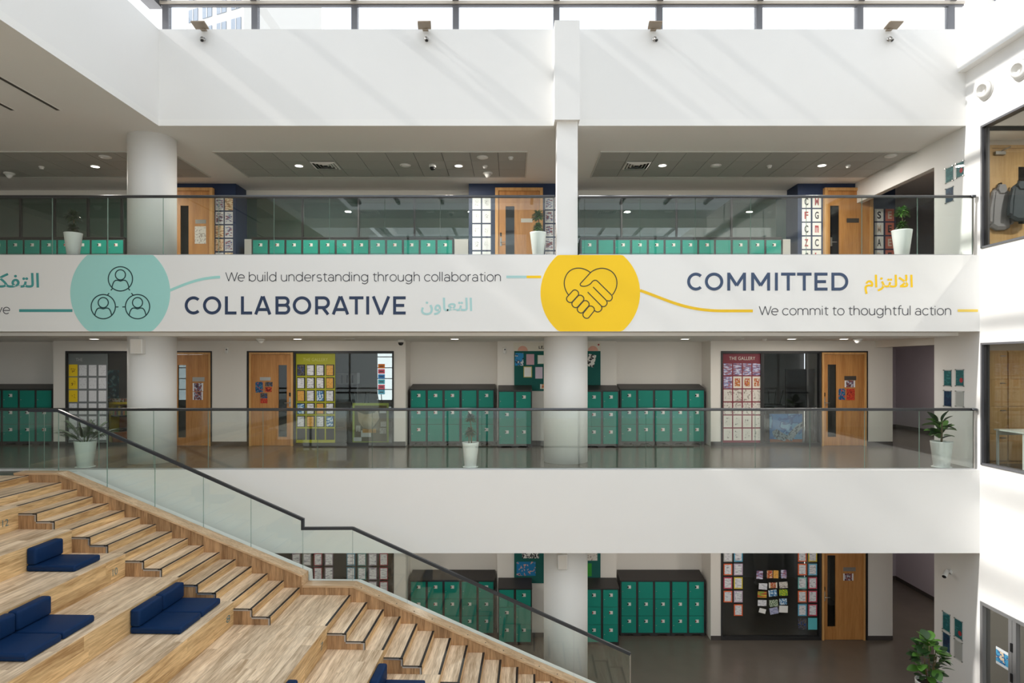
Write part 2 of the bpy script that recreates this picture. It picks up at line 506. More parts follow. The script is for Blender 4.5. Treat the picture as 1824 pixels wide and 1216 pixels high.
struct('ground', -90, 90, -60, 120, -1.2, -0.9, mat('ground_stone', (206, 200, 190), 0.9), 'pale paved ground outside the building', 'ground')  # unseen paving, made pale to bounce daylight up to the ceilings

# square pier and column in front of the top fascia
pier = thing('column', 'square white column rising past the top fascia as a wider pier', 'column', (0.98, 11.6, Z_UP), kind='structure')
bx('pier', WX(988, 11.45), WX(1033, 11.45), 11.45, Y_TOP, WZ(213, 11.45), WZ(36, 11.45), M_WHITE, pier)
bx('shaft', WX(992, 11.55), WX(1029, 11.55), 11.55, 11.92, Z_UP, WZ(213, 11.45), M_WHITE, pier)

# round columns
def column(px, z0, z1, label):
    c = (WX(px, 12.42), 12.42, z0)
    o = lathe('column', [(0.42, 0.0), (0.42, z1 - z0)], c, M_WHITE, None, 64)
    tag(o, label, 'column', 'round columns along the balcony edge', 'structure')
column(271.5, Z_UP, Z_SOF, 'round white column on the top floor beside the potted plant and navy bay')
column(271.5, Z_MID, Z_CMID, 'round white column on the middle floor with a wall speaker, above the wooden stairs')
column(1007.5, Z_MID, Z_CMID, 'round white column on the middle floor in front of the green pin board')
column(1007.5, Z_LOW, 2.86, 'round white column standing on the lowest floor behind the stair glass')
column(271.5, Z_LOW, 2.86, 'round white column on the lowest floor hidden behind the wooden stairs')

# end wall (right) with window and door openings
wall_with_holes('wall_right', -4.0, 12.63, Z_LOW, Z_SKY, X_R, X_R + 0.14,
                [(6.0, 11.36, 8.226, 10.38), (6.0, 11.36, 4.426, 6.568), (7.0, 11.37, Z_LOW, 2.03)], M_WHITE,
                'bright white sunlit end wall with windows on each floor', 'x')
struct('trim_2', X_R - 0.15, X_R, -4, Y_TOP, 11.5, Z_SKY, M_WHITE, 'white beam projecting along the top of the sunlit end wall', 'trim')
struct('wall_header_upper', X_R, X_R + 0.14, 12.63, 15.54, 10.04, Z_SOF, M_WHITE, 'white header beam over the top lobby opening')
struct('wall_header_middle', X_R, X_R + 0.14, 12.63, Y_DW, 6.568, Z_CMID, M_CORR, 'white header beam over the middle lobby opening')
struct('wall_header_lower', X_R, X_R + 0.14, 12.63, Y_DW, 2.6, 2.86, M_CORR, 'white header beam over the lowest lobby opening')
# side lobby
struct('wall_lobby_right', X_LOB, X_LOB + 0.12, 12.6, 18.9, Z_LOW, Z_SOF, M_LILAC, 'lilac grey far wall of the side lobby')
struct('wall_lobby_back', 8.65, X_LOB, 18.8, 18.9, Z_LOW, Z_SOF, M_LILAC, 'lilac grey back wall of the side lobby')
struct('wall_lobby_near', X_R + 0.14, 13.2, 12.5, 12.6, Z_LOW, Z_SOF, M_CORR, 'partition between the end rooms and the side lobby')
struct('wall_lobby_left_lower', 8.53, 8.65, Y_DW + 0.12, 18.8, Z_LOW, 2.86, M_CORR, 'white lobby side wall on the lowest floor')
struct('wall_lobby_left_middle', 8.53, 8.65, Y_DW + 0.12, 18.8, Z_MID, Z_CMID, M_CORR, 'white lobby side wall on the middle floor')
struct('wall_lobby_left_upper', 9.1, 9.22, Y_NV + 0.1, 18.8, Z_UP, Z_SOF, M_CORR, 'grey lobby side wall on the top floor')
struct('wall_rooms_right', 13.2, 13.3, 3.8, 19.2, Z_LOW, Z_SOF, M_CORR, 'outer wall of the rooms behind the end wall')
struct('wall_rooms_near', 8.4, 13.2, 3.8, 3.9, Z_LOW, Z_SOF, M_CORR, 'near wall of the rooms behind the end wall')
for z0, lev in ((Z_LOW, 'lowest'), (Z_MID, 'middle')):
    tag(bx('baseboard_lobby', X_LOB - 0.015, X_LOB, 12.62, 18.8, z0, z0 + 0.10, M_SKIRT), 'dark skirting along the lilac lobby wall on the %s floor' % lev, 'skirting', kind='structure')
    tag(bx('baseboard_lobby_back', 8.65, X_LOB - 0.015, 18.785, 18.8, z0, z0 + 0.10, M_SKIRT), 'dark skirting along the back of the %s lobby' % lev, 'skirting', kind='structure')

# classroom back wall with windows to the sky on the middle floor
wall_with_holes('wall_back', X_END, 8.6, Z_LOW, Z_SOF, Y_BK, Y_BK + 0.12,
                [(-3.98, -2.6, 5.1, 6.5), (-10.4, -9.1, 5.1, 6.5)], M_GREYROOM,
                'grey classroom back wall with bright outside windows')

# ---------------------------------------------------------------- skylight
sky = thing('window_1', 'long glass skylight with grey mullions over the atrium', 'skylight', (0, Y_TOP, Z_SKY), kind='structure')
Z_BAR = 12.79
mull_px = [283, 455, 632, 812, 991, 1174, 1351, 1530, 1697]
mull_x = [WX(p, 11.85) for p in mull_px]
mull_x[0] = X_L + 0.09; mull_x[-1] = X_R - 0.22
for x in mull_x:
    bx('mullion', x - 0.055, x + 0.055, 11.80, 11.92, Z_SKY, Z_BAR + 0.12, M_MULL, sky)
    bx('rafter', x - 0.055, x + 0.055, -4.0, 11.80, Z_BAR + 0.02, Z_BAR + 0.14, M_MULL, sky)
bx('transom', X_L - 0.1, X_R, 11.77, 11.80, Z_BAR - 0.02, Z_BAR + 0.03, M_MULLT, sky)
bx('transom', X_L - 0.1, X_R, 11.80, 11.86, Z_BAR - 0.05, Z_BAR - 0.02, M_MULL, sky)
for y in (8.4, 5.0, 1.6, -1.8):
    bx('transom', X_L, X_R, y - 0.05, y + 0.05, Z_BAR + 0.03, Z_BAR + 0.12, M_MULL, sky)
bx('curb', X_L - 0.25, X_L, -4, 11.9, Z_BAR - 0.06, Z_BAR + 0.1, M_MULL, sky)
bx('post', X_L - 0.2, X_L - 0.1, 8.3, 8.42, Z_SKY, Z_BAR, M_MULL, sky)
bx('post', X_L - 0.2, X_L - 0.1, 10.3, 10.42, Z_SKY, Z_BAR, M_MULL, sky)
for i in range(len(mull_x) - 1):
    bx('pane', mull_x[i] + 0.055, mull_x[i + 1] - 0.055, 11.84, 11.855, Z_SKY, Z_BAR - 0.05, M_SGLASS, sky)
    for y0, y1 in ((8.45, 11.78), (5.05, 8.35), (1.65, 4.95), (-1.75, 1.55), (-4.0, -1.85)):
        bx('pane', mull_x[i] + 0.055, mull_x[i + 1] - 0.055, y0, y1, Z_BAR + 0.085, Z_BAR + 0.1, M_SGLASS, sky)

# ---------------------------------------------------------------- back walls of the two lower corridors
DZ = Z_LOW - Z_MID
def level_walls(lev, zf, zc):
    t = Y_DW + 0.12
    top = WZ(625, Y_DW) - Z_MID + zf
    G1 = (WX(117, Y_DW), WX(377.5, Y_DW)); G2 = (WX(440, Y_DW), WX(701.5, Y_DW)); G3 = (WX(1284, Y_DW), WX(1545, Y_DW))
    a0 = WX(95, Y_DW); a1 = WX(722.5, Y_DW); b0 = WX(886, Y_PW); b1 = WX(1098, Y_PW); c0 = WX(1266, Y_DW); c1 = WX(1590, Y_DW)
    wall_with_holes('wall_door_' + lev, a0, a1, zf, zc, Y_DW, t, [(G1[0], G1[1], zf, top), (G2[0], G2[1], zf, top)], M_CORR,
                    'white classroom wall with two glazed door openings on the %s floor' % lev)
    wall_with_holes('wall_gallery_' + lev, c0, c1, zf, zc, Y_DW, t, [(G3[0], G3[1], zf, top)], M_CORR,
                    'white classroom wall beside the side lobby on the %s floor' % lev)
    struct('wall_board_' + lev, b0, b1, Y_PW, Y_AL + 0.1, zf, zc, M_CORR, 'white wall carrying the green pin board on the %s floor' % lev)
    for i, (x0, x1, which) in enumerate(((X_END, a0, 'beyond the stairs'), (a1, b0, 'by the potted plant'), (b1, c0, 'by the gallery display'))):
        struct('wall_alcove_%s_%d' % (lev, i + 1), x0, x1, Y_AL, Y_AL + 0.1, zf, zc, M_CORR, 'back wall of the locker alcove %s on the %s floor' % (which, lev))
    for i, x in enumerate((a0, a1 - 0.1, c0)):
        struct('wall_return_%s_%d' % (lev, i + 1), x, x + 0.1, t, Y_AL, zf, zc, M_CORR, 'side return of %s locker alcove on the %s floor' % (('the first', 'the second', 'the third')[i], lev))
    for i, (x0, x1) in enumerate(((a0, G1[0]), (G1[1], G2[0]), (G2[1], a1), (c0, G3[0]), (G3[1], c1))):
        tag(bx('baseboard_%s_%d' % (lev, i + 1), x0, x1, Y_DW - 0.012, Y_DW, zf, zf + 0.10, M_SKIRT),
            'dark skirting on the %s wall piece %s' % (lev, ('next to the left alcove', 'between the two doors', 'beside the long locker bank', 'before the gallery display', 'beside the lobby')[i]), 'skirting', kind='structure')
    x0 = b0; tag(bx('baseboard_%s_6' % lev, b0, b1, Y_PW - 0.012, Y_PW, zf, zf + 0.10, M_SKIRT), 'dark skirting under the pin board on the %s floor' % lev, 'skirting', kind='structure')
    return top, G1, G2, G3
level_walls('middle', Z_MID, Z_CMID)
level_walls('lower', Z_LOW, 2.86)

# ---------------------------------------------------------------- top floor: navy bays and glazing
def navy_bay(n, p0, p1, label):
    x0, x1 = WX(p0, Y_NV), WX(p1, Y_NV)
    struct('wall_navy_%d' % n, x0, x1, Y_NV, Y_RG + 0.1, Z_UP, Z_SOF, M_NAVY, label)
    return x0, x1
NB = [navy_bay(1, 251, 420, 'dark navy painted door bay behind the round column'),
      navy_bay(2, 835, 1013, 'dark navy painted door bay beside the square column'),
      navy_bay(3, 1421, 1594.6, 'dark navy painted door bay beside the side lobby')]
M_GBACK = mat('dark_green_film', (24, 74, 62), 0.6, var=0.05)
gl = [(X_END, NB[0][0], 'left of the round column'), (NB[0][1], NB[1][0], 'between two navy bays above the long locker row'), (NB[1][1], NB[2][0], 'above the locker row by the lobby')]
zg = WZ(350, Y_RG)
for i, (x0, x1, w) in enumerate(gl):
    struct('wall_upper_%d' % (i + 1), x0, x1, Y_RG, Y_RG + 0.1, zg, Z_SOF, M_CORR, 'white band over the top corridor glazing ' + w)
    g = thing('window_%d' % (i + 2), 'grey classroom glazing on the top floor ' + w, 'window', (x0, Y_RG, Z_UP), kind='structure')
    bx('backing_panel', x0, x1, Y_RG + 0.06, Y_RG + 0.08, Z_UP, zg - 0.02, M_GBACK, g)
    n = 4 if i else 6
    bx('frame', x0, x1, Y_RG, Y_RG + 0.06, zg - 0.05, zg, M_FRAME, g)
    for k in range(n):
        xa = x0 + (x1 - x0) * k / n; xb = x0 + (x1 - x0) * (k + 1) / n
        bx('pane', xa + 0.02, xb - 0.02, Y_RG + 0.03, Y_RG + 0.042, Z_UP, zg - 0.05, M_RGLASS, g)
        if k: bx('mullion', xa - 0.02, xa + 0.02, Y_RG, Y_RG + 0.06, Z_UP, zg - 0.05, M_FRAME, g)

# ---------------------------------------------------------------- doors
M_VIS = glass('vision_glass', (0.45, 0.48, 0.48), 1.5)
def door(n, p0, p1, Y, zf, zt, vis, handle, label, arch=0.045):
    x0, x1 = WX(p0, Y), WX(p1, Y)
    d = thing('door_%d' % n, label, 'door', ((x0 + x1) / 2, Y, zf), kind='structure')
    yf = Y - 0.02
    bx('frame', x0, x0 + arch, yf, Y + 0.1, zf, zt, M_DOORF, d)
    bx('frame', x1 - arch, x1, yf, Y + 0.1, zf, zt, M_DOORF, d)
    bx('frame', x0 + arch, x1 - arch, yf, Y + 0.1, zt - arch, zt, M_DOORF, d)
    lx0, lx1, lt = x0 + arch + 0.004, x1 - arch - 0.004, zt - arch - 0.004
    v0, v1 = WX(vis[0], Y), WX(vis[1], Y); w0, w1 = vis[2], vis[3]
    y0, y1 = Y + 0.01, Y + 0.055
    V, Fc = [], []
    hole = (v0, v1, w0, w1)
    xs = [lx0, v0, v1, lx1]; zs = [zf + 0.006, w0, w1, lt]
    leaf = None
    for i in range(3):
        for j in range(3):
            if i == 1 and j == 1: continue
            b = len(V)
            for yy in (y0, y1):
                V += [(xs[i], yy, zs[j]), (xs[i + 1], yy, zs[j]), (xs[i + 1], yy, zs[j + 1]), (xs[i], yy, zs[j + 1])]
            Fc += [[b, b + 1, b + 2, b + 3], [b + 7, b + 6, b + 5, b + 4]]
    b = len(V)
    for yy in (y0, y1):
        V += [(v0, yy, w0), (v1, yy, w0), (v1, yy, w1), (v0, yy, w1)]
    for i in range(4):
        j = (i + 1) % 4
        Fc.append([b + i, b + j, b + 4 + j, b + 4 + i])
    leaf = mesh_obj('leaf', V, Fc, M_DOOR, d)
    bx('vision_panel', v0, v1, y0 + 0.015, y0 + 0.027, w0, w1, M_VIS, leaf)
    hx = WX(handle, Y); hz = zf + 0.98
    bx('handle_plate', hx - 0.02, hx + 0.02, y0 - 0.008, y0, hz - 0.09, hz + 0.12, M_STEEL, leaf)
    s = 1 if hx < (x0 + x1) / 2 else -1
    tube('handle', [(hx, y0 - 0.008, hz), (hx, y0 - 0.05, hz), (hx + s * 0.11, y0 - 0.05, hz)], 0.010, M_STEEL, leaf, 8)
    bx('lock', hx - 0.018, hx + 0.018, y0 - 0.014, y0, hz + 0.15, hz + 0.23, M_BLACKP, leaf)
    return d
zt_m = WZ(627.5, Y_DW)
door(1, 298, 375.5, Y_DW, Z_MID, zt_m, (316.7, 330.7, WZ(779, Y_DW), WZ(650, Y_DW)), 306, 'oak veneer classroom door beside the round column on the middle floor')
door(2, 444, 522, Y_DW, Z_MID, zt_m, (495.6, 510.6, WZ(778, Y_DW), WZ(650, Y_DW)), 516.5, 'oak veneer classroom door with dark and red notices next to the green display')
door(3, 1464, 1543, Y_DW, Z_MID, zt_m, (1474.8, 1490, WZ(778, Y_DW), WZ(649, Y_DW)), 1468.5, 'oak veneer classroom door next to the maroon gallery window on the middle floor')
door(4, 1464, 1541, Y_DW, Z_LOW, zt_m + DZ, (1474.2, 1488.6, WZ(1116, Y_DW), WZ(989, Y_DW)), 1468.5, 'oak veneer classroom door on the lowest floor beside the side lobby')
zt_u = WZ(336, Y_NV)
YD = Y_NV - 0.09
door(5, 294, 379, YD, Z_UP, zt_u, (321, 335.5, 8.6, WZ(366, YD)), 303, 'oak veneer door in the navy bay behind the round column', 0.075)
door(6, 882, 967, YD, Z_UP, zt_u, (900.6, 916.4, 8.6, WZ(367, YD)), 892, 'oak veneer door in the navy bay near the square column', 0.075)
door(7, 1469, 1555, YD, Z_UP, zt_u, (1479, 1495, 8.6, WZ(366, YD)), 1481, 'oak veneer door in the navy bay by the lobby on the top floor', 0.075)

# glazed screens that hold those doors
def screen(n, p0, p1, splits, zf, label, glassmat=None, door_px=None):
    x0, x1 = WX(p0, Y_DW), WX(p1, Y_DW)
    zt = WZ(625, Y_DW) - Z_MID + zf
    g = thing('window_%d' % n, label, 'window', ((x0 + x1) / 2, Y_DW, zf), kind='structure')
    f = 0.035
    y0, y1 = Y_DW - 0.015, Y_DW + 0.11
    zd = zt_m - Z_MID + zf
    bx('frame', x0, x0 + f, y0, y1, zf, zt, M_FRAME, g)
    bx('frame', x1 - f, x1, y0, y1, zf, zt, M_FRAME, g)
    bx('frame', x0 + f, x1 - f, y0, y1, zd + 0.002, zt, M_FRAME, g)
    for (q0, q1) in splits:
        a, b = WX(q0, Y_DW), WX(q1, Y_DW)
        bx('frame', a, b, y0, y1, zf, zf + 0.07, M_FRAME, g)
        bx('frame', a, b, y0, y1, zd - 0.025, zd + 0.002, M_FRAME, g)
        bx('pane', a, b, Y_DW + 0.04, Y_DW + 0.052, zf + 0.07, zd - 0.025, glassmat or M_WGLASS, g)
        for s in (a, b):
            if abs(s - x0) > 0.05 and abs(s - x1) > 0.05:
                bx('mullion', s - 0.02, s + 0.02, y0, y1, zf, zd, M_FRAME, g)
    return g
screen(6, 117, 377.5, [(120, 296)], Z_MID, 'dark framed classroom screen with papers behind the round column on the middle floor')
screen(7, 440, 701.5, [(525, 699)], Z_MID, 'dark framed classroom screen with the yellow green display on the middle floor')
screen(8, 1284, 1545.5, [(1287, 1357), (1359, 1461)], Z_MID, 'dark framed classroom screen with the maroon gallery on the middle floor')
screen(9, 1284, 1545.5, [(1287, 1461)], Z_LOW, 'dark framed classroom screen with sheets and cards on the lowest floor', M_WGLASS)
screen(10, 440, 701.5, [(443, 699)], Z_LOW, 'dark framed classroom screen seen through the stair glass')
screen(11, 117, 377.5, [(120, 374)], Z_LOW, 'dark framed classroom screen hidden behind the wooden stairs')

# ================================================================== BALUSTRADES
def pane_obj(parent, x0, x1, y, z0, z1, t=0.012):
    """Glass pane with a green polished edge."""
    dx, dz = x1 - x0, z1 - z0
    key = ('pane', round(dx, 3), round(dz, 3))
    if key not in BOXES:
        me = box_mesh(dx, t, dz, M_GLASS).copy()
        me.materials.clear(); me.materials.append(M_GLASS); me.materials.append(M_GEDGE)
        for p in me.polygons:
            p.material_index = 0 if abs(p.normal.y) > 0.5 else 1
        BOXES[key] = me
    o = bpy.data.objects.new('glass_pane', BOXES[key])
    return link(o, parent, ((x0 + x1) / 2, y, (z0 + z1) / 2))

def balustrade(joints, y, zf, zr, label, m_rail, knob=False):
    b = thing('glass_balustrade', label, 'balustrade', (WX(sum(joints) / len(joints), y), y, zf), 'glass balustrades')
    J = [WX(p, y) for p in joints]
    for a, c in zip(J[:-1], J[1:]):
        pane_obj(b, a + 0.004, c - 0.004, y, zf + 0.002, zr - 0.01)
    tube('handrail', [(J[0], y, zr), (J[-1], y, zr)], 0.026, m_rail, b, 14)
    bx('base_channel', J[0], J[-1], y - 0.03, y + 0.03, zf, zf + 0.02, M_ALU, b)
    if knob:
        lathe('wall_flange', [(0.0, -0.02), (0.05, -0.02), (0.05, 0.02), (0.0, 0.02)], (J[-1], y, zr), m_rail, b, 20)
        bx('end_post', J[-1] - 0.012, J[-1] + 0.012, y - 0.012, y + 0.012, zf + 0.02, zr - 0.02, M_STEEL, b)
    return b
YB = 11.47
ju = [-104 + 98.7 * i for i in range(0, 11)] + [988]
balustrade(ju, YB, Z_UP, WZ(350, YB), 'top floor glass balustrade with grey handrail ending at the square column', M_GREYMETAL)
balustrade([1031, 1041, 1140, 1238.5, 1337, 1436, 1535, 1634, 1733], YB, Z_UP, WZ(350, YB), 'top floor glass balustrade between the square column and the sunlit end wall', M_GREYMETAL, True)
balustrade([1734.7 - 97.4 * i for i in range(18, -1, -1)], YB, Z_MID, WZ(729, YB), 'long middle floor glass balustrade with grey handrail above the plain fascia', M_GREYMETAL, True)

# ================================================================== WOODEN STAIRS AND BENCHES
XA, YA, YAW = -8.10, 10.82, 0.03
RIS = 0.1145
def un(k):
    if k <= 0: return 0.28 * k
    if k <= 16: return 0.56 + (k - 1) * 0.269
    return 5.44 + (k - 17) * 0.2766
VB = -1.236            # front of the step flight
VN = -8.6              # where the benches end towards the viewer
DEPTH = Z_MID - Z_LOW
stairs = framed('staircase', 'wide oak stepped seating with a narrow stair flight along the glass side', 'stairs', (XA, YA, Z_MID), -YAW)
benches = [2, 5, 8, 11, 14, 17, 20, 23, 26, 29, 32, 35]
rs = random.Random(3)
NM = 0.012             # plank thickness
def plank_run(parent, u0, u1, rows, w, name, top=True, v0=VN, v1=VB, mat_=None):
    """Planks along v. top: lying at height w; else standing at u0 from w[0] to w[1]."""
    for r in range(rows):
        vv = v0 - rs.uniform(0, 1.2)
        while vv < v1 - 0.02:
            ve = vv + rs.choice((1.22, 1.52, 1.82))
            a, b = max(vv, v0), min(ve, v1)
            if v1 - b < 0.25: b = v1; ve = v1 + 1
            if b - a > 0.03:
                if top:
                    p0 = u0 + (u1 - u0) * r / rows; p1 = u0 + (u1 - u0) * (r + 1) / rows
                    bx(name, p0 + 0.0006, p1 - 0.0006, a + 0.0006, b - 0.0006, w - NM, w, mat_ or M_OAK, parent)
                else:
                    q0 = w[0] + (w[1] - w[0]) * r / rows; q1 = w[0] + (w[1] - w[0]) * (r + 1) / rows
                    bx(name, u0, u1, a + 0.0006, b - 0.0006, q0 + 0.0006, q1 - 0.0006, mat_ or M_OAKR, parent)
            vv = ve
for k in benches:
    ua = un(k - 3) if k > 2 else 0.0
    ub = un(k); w = -RIS * k
    wn = -RIS * (k + 3) if k < 35 else -DEPTH
    if k == 2:
        ua, w = un(1), w
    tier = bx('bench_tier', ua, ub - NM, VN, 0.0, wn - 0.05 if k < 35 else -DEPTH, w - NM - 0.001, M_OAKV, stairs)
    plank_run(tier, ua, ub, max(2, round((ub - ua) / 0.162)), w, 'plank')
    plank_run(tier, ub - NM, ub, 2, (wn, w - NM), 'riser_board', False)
# upper landing edge treads run the whole width
for k in (0, 1):
    w = -RIS * k
    ua = -0.9 if k == 0 else 0.0
    t = bx('bench_tier', ua, un(k) - NM, VN, 0.0, w - 0.3, w - NM - 0.001, M_OAKV, stairs)
    plank_run(t, ua, un(k), 5 if k == 0 else 4, w, 'plank', v1=0.0)
    plank_run(t, un(k) - NM, un(k), 1, (w - RIS, w - NM), 'riser_board', False, v1=0.0)
    bx('nosing_strip', un(k) - 0.03, un(k) + 0.003, VN, 0.0, w, w + 0.004, M_BLACK, stairs)
# step flight
for k in range(2, 38):
    w = -RIS * k
    ua = un(k - 1); ub = un(k)
    base = k
    while base not in benches and base < 38: base += 1
    wb = -RIS * base if base <= 35 else -DEPTH
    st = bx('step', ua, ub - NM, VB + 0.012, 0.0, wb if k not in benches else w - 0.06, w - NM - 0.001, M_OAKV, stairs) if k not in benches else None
    par = st or stairs
    tr0 = 16 if False else None
    rows = 2 if ub - ua < 0.5 else 5
    for r in range(rows):
        p0 = ua + (ub - ua) * r / rows; p1 = ua + (ub - ua) * (r + 1) / rows
        bx('tread_plank', p0 + 0.0005, p1 - 0.0005, VB, -0.001, w - NM, w, M_OAK, par)
    wn = -RIS * (k + 1) if k < 37 else -DEPTH
    bx('riser', ub - NM, ub, VB, -0.001, wn, w - NM, M_OAKR, par)
    bx('nosing_strip', ub - 0.032, ub + 0.004, VB, -0.001, w, w + 0.004, M_BLACK, par)
    if st:
        # planked cheek of the step facing the benches, with metal edge strips
        n = 2
        for i in range(n):
            p0 = ua + (ub - ua) * i / n; p1 = ua + (ub - ua) * (i + 1) / n
            bx('cheek_board', p0 + 0.0005, p1 - 0.0005, VB, VB + 0.012, wb, w - NM, M_OAKV, st)
        bx('edge_strip', ua, ub, VB - 0.006, VB, w - 0.026, w - 0.004, M_ALU, st)
        bx('edge_strip', ua, ub, VB - 0.006, VB + 0.012, w - 0.004, w + 0.005, M_BLACK, st)
        bx('edge_strip', ub - 0.022, ub + 0.001, VB - 0.006, VB, wn, w - 0.026, M_ALU, st)
        bx('edge_strip', ub + 0.001, ub + 0.010, VB - 0.006, VB + 0.004, wn, w - 0.004, M_BLACK, st)
        bx('edge_strip', ub - 0.05, ub + 0.010, VB - 0.008, VB, w - 0.012, w + 0.006, M_BLACK, st)

# stringer: boards with a sloping capped top
PROF = [(-0.25, 0.045), (0.50, 0.045), (4.63, -1.62), (4.64, -1.79), (5.476, -1.79), (8.47, -3.07), (11.25, -4.24)]
def prof(u, P=PROF):
    for (a, wa), (b, wb) in zip(P[:-1], P[1:]):
        if a <= u <= b: return wa + (wb - wa) * (u - a) / (b - a)
    return P[-1][1] if u > P[-1][0] else P[0][1]
core = [(-0.25, -DEPTH)] + [(a, b - 0.03) for a, b in PROF] + [(11.25, -DEPTH)]
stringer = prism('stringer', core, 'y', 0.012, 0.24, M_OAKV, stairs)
u = -0.25
while u < 11.2:
    e = min(u + 0.19, 11.25)
    for brk in (0.5, 4.64, 5.476):
        if u < brk - 0.02 < e and brk - u > 0.03: e = brk
    lo = max(-DEPTH, min(prof(u), prof(e)) - 0.75)
    a, b = u + 0.0006, e - 0.0006
    pa = prof(a + 0.002 if abs(u - 4.64) < 0.01 else a); pb = prof(b - 0.012 if abs(e - 4.64) < 0.01 else b)
    V, Fc = prism_data([(a, lo), (b, lo), (b, pb - 0.02), (a, pa - 0.02)], 'y', 0.0, 0.011)
    c = Vector(((a + b) / 2, 0.005, (lo + pa) / 2))
    mesh_obj('stringer_board', V, Fc, M_OAKV, stringer, origin=c)
    u = e
for (a, wa), (b, wb) in zip(PROF[:-1], PROF[1:]):
    if b - a < 0.05:
        bx('stringer_cap', a - 0.005, b + 0.012, -0.012, 0.24, wb, wa, M_OAKC, stringer); continue
    V, Fc = prism_data([(a, wa - 0.03), (b, wb - 0.03), (b, wb), (a, wa)], 'y', -0.014, 0.24)
    mesh_obj('stringer_cap', V, Fc, M_OAKC, stringer, origin=((a + b) / 2, 0.1, (wa + wb) / 2))
M_BOLT = mat('dark_bolt', (30, 26, 24), 0.4)
for i in range(19):
    uu = 5.6 + 0.295 * i
    wv = prof(uu)
    lathe('bolt', [(0.011, 0.0), (0.011, 0.004), (0.0, 0.004)], (uu, 0.06, wv), M_BOLT, stringer, 8)
# numbers on the bench risers
M_NUM = mat('muted_blue_print', (92, 124, 128), 0.6)
for s, k in (('12', 2), ('11', 5), ('10', 8), ('9', 11), ('8', 14), ('7', 17)):
    wm = -RIS * (k + 1.5)
    v0 = -1.42 if k != 14 else -1.35
    text('row_number', s, v0 - 0.11, v0 + 0.0, wm - 0.07, wm + 0.03, un(k) + 0.003, M_NUM, stairs, face='x')
white = prism('outer_stringer', [(-0.25, -DEPTH)] + [(a + 0.01, b - 0.05) for a, b in PROF] + [(11.26, -DEPTH)], 'y', 0.285, 0.47, M_WHITE, stairs)

# stair balustrade
sb = framed('glass_balustrade', 'sloping glass balustrade with charcoal handrail along the wooden stairs', 'balustrade', (XA, YA, Z_MID), -YAW, 'glass balustrades')
RAIL = [(-0.20, 1.072), (0.32, 1.07), (4.55, -0.763), (4.551, -0.915), (5.40, -0.905), (10.07, -2.966)]
def rail_w(u):
    for (a, wa), (b, wb) in zip(RAIL[:-1], RAIL[1:]):
        if a <= u <= b: return wa + (wb - wa) * (u - a) / (b - a)
    return RAIL[-1][1]
joints = [-0.20, 0.32, 1.17, 2.0, 2.84, 3.66, 4.55, 5.40, 6.33, 7.26, 8.2, 9.13, 10.07]
for a, b in zip(joints[:-1], joints[1:]):
    a_, b_ = a + 0.004, b - 0.004
    top = [(a_, rail_w(a + 0.006) - 0.01), (b_, rail_w(b - 0.006) - 0.01)]
    bot = [(b_, prof(b - 0.02) - 0.09), (a_, prof(a + 0.1 if abs(a - 4.55) < .01 else a) - 0.09)]
    if abs(a - 4.55) < 0.01: bot = [(b_, prof(b) - 0.09), (4.66, prof(4.66) - 0.09), (4.655, prof(4.6) - 0.09), (a_, prof(4.56) - 0.09)]
    pts = top[:1] + top[1:] + bot
    V, Fc = prism_data(pts, 'y', 0.252, 0.264)
    mesh_obj('glass_pane', V, Fc, M_GLASS, sb, mats=[M_GLASS, M_GEDGE], fmat=[0, 0] + [1] * len(pts), origin=((a + b) / 2, 0.258, top[0][1]))
def bar(name, p, q, hw, hh, m, parent):
    """A rectangular rail between two points of the (u,w) plane."""
    p, q = Vector(p), Vector(q); d = (q - p).normalized(); n = Vector((-d.y, d.x)) * hh
    V, Fc = prism_data([tuple(p + n), tuple(q + n), tuple(q - n), tuple(p - n)], 'y', 0.258 - hw, 0.258 + hw)
    return mesh_obj(name, V, Fc, m, parent, origin=((p.x + q.x) / 2, 0.258, (p.y + q.y) / 2))
for p, q in zip(RAIL[:-1], RAIL[1:]):
    if abs(q[0] - p[0]) < 0.01:
        bx('handrail', p[0] - 0.024, p[0] + 0.024, 0.232, 0.284, q[1] - 0.024, p[1] + 0.02, M_DARKRAIL, sb)
    else:
        bar('handrail', p, q, 0.026, 0.024, M_DARKRAIL, sb)
bx('end_post', 10.06, 10.08, 0.25, 0.266, -DEPTH, -2.98, M_STEEL, sb)

# ================================================================== SEAT CUSHIONS ON THE BENCHES
def cushion(k, vc, label):
    """L-shaped floor seat on bench k against the riser behind it; vc is its middle along the bench."""
    u0 = un(k - 3) + 0.003; w = -RIS * k
    ca, sa = math.cos(-YAW), math.sin(-YAW)
    o = bpy.data.objects.new('floor_cushion', None); COL.objects.link(o)
    ux, vx = u0, vc
    o.location = (XA + ux * ca - vx * sa, YA + ux * sa + vx * ca, Z_MID + w)
    o.rotation_euler = (0, 0, -YAW); ORG[o.name] = Vector((0, 0, 0))
    tag(o, label, 'cushion', 'navy floor seats on the benches')
    L = 0.532
    seat = bx('seat_pad', 0.0, 0.665, -L / 2, L / 2, 0.001, 0.088, M_CUSH, o, 0.026, 4)
    back = bx('backrest_pad', 0.0, 0.13, -L / 2, L / 2, 0.089, 0.315, M_CUSH, o, 0.03, 4)
    bx('seam', 0.012, 0.655, -L / 2 - 0.001, L / 2 + 0.001, 0.043, 0.047, mat('navy_seam', (8, 24, 56), 0.6), seat)
cushion(8, -1.84, 'navy floor cushion standing alone on the bench below row twelve')
cushion(14, -1.60, 'navy floor cushion of the middle pair, the one nearer the stair flight')
cushion(14, -2.15, 'navy floor cushion of the middle pair, the one farther from the stair flight')
cushion(11, -3.13, 'navy floor cushion of the pair by the photo edge, the half nearer the stairs')
cushion(11, -3.68, 'navy floor cushion of the pair by the photo edge, cut off by the frame')
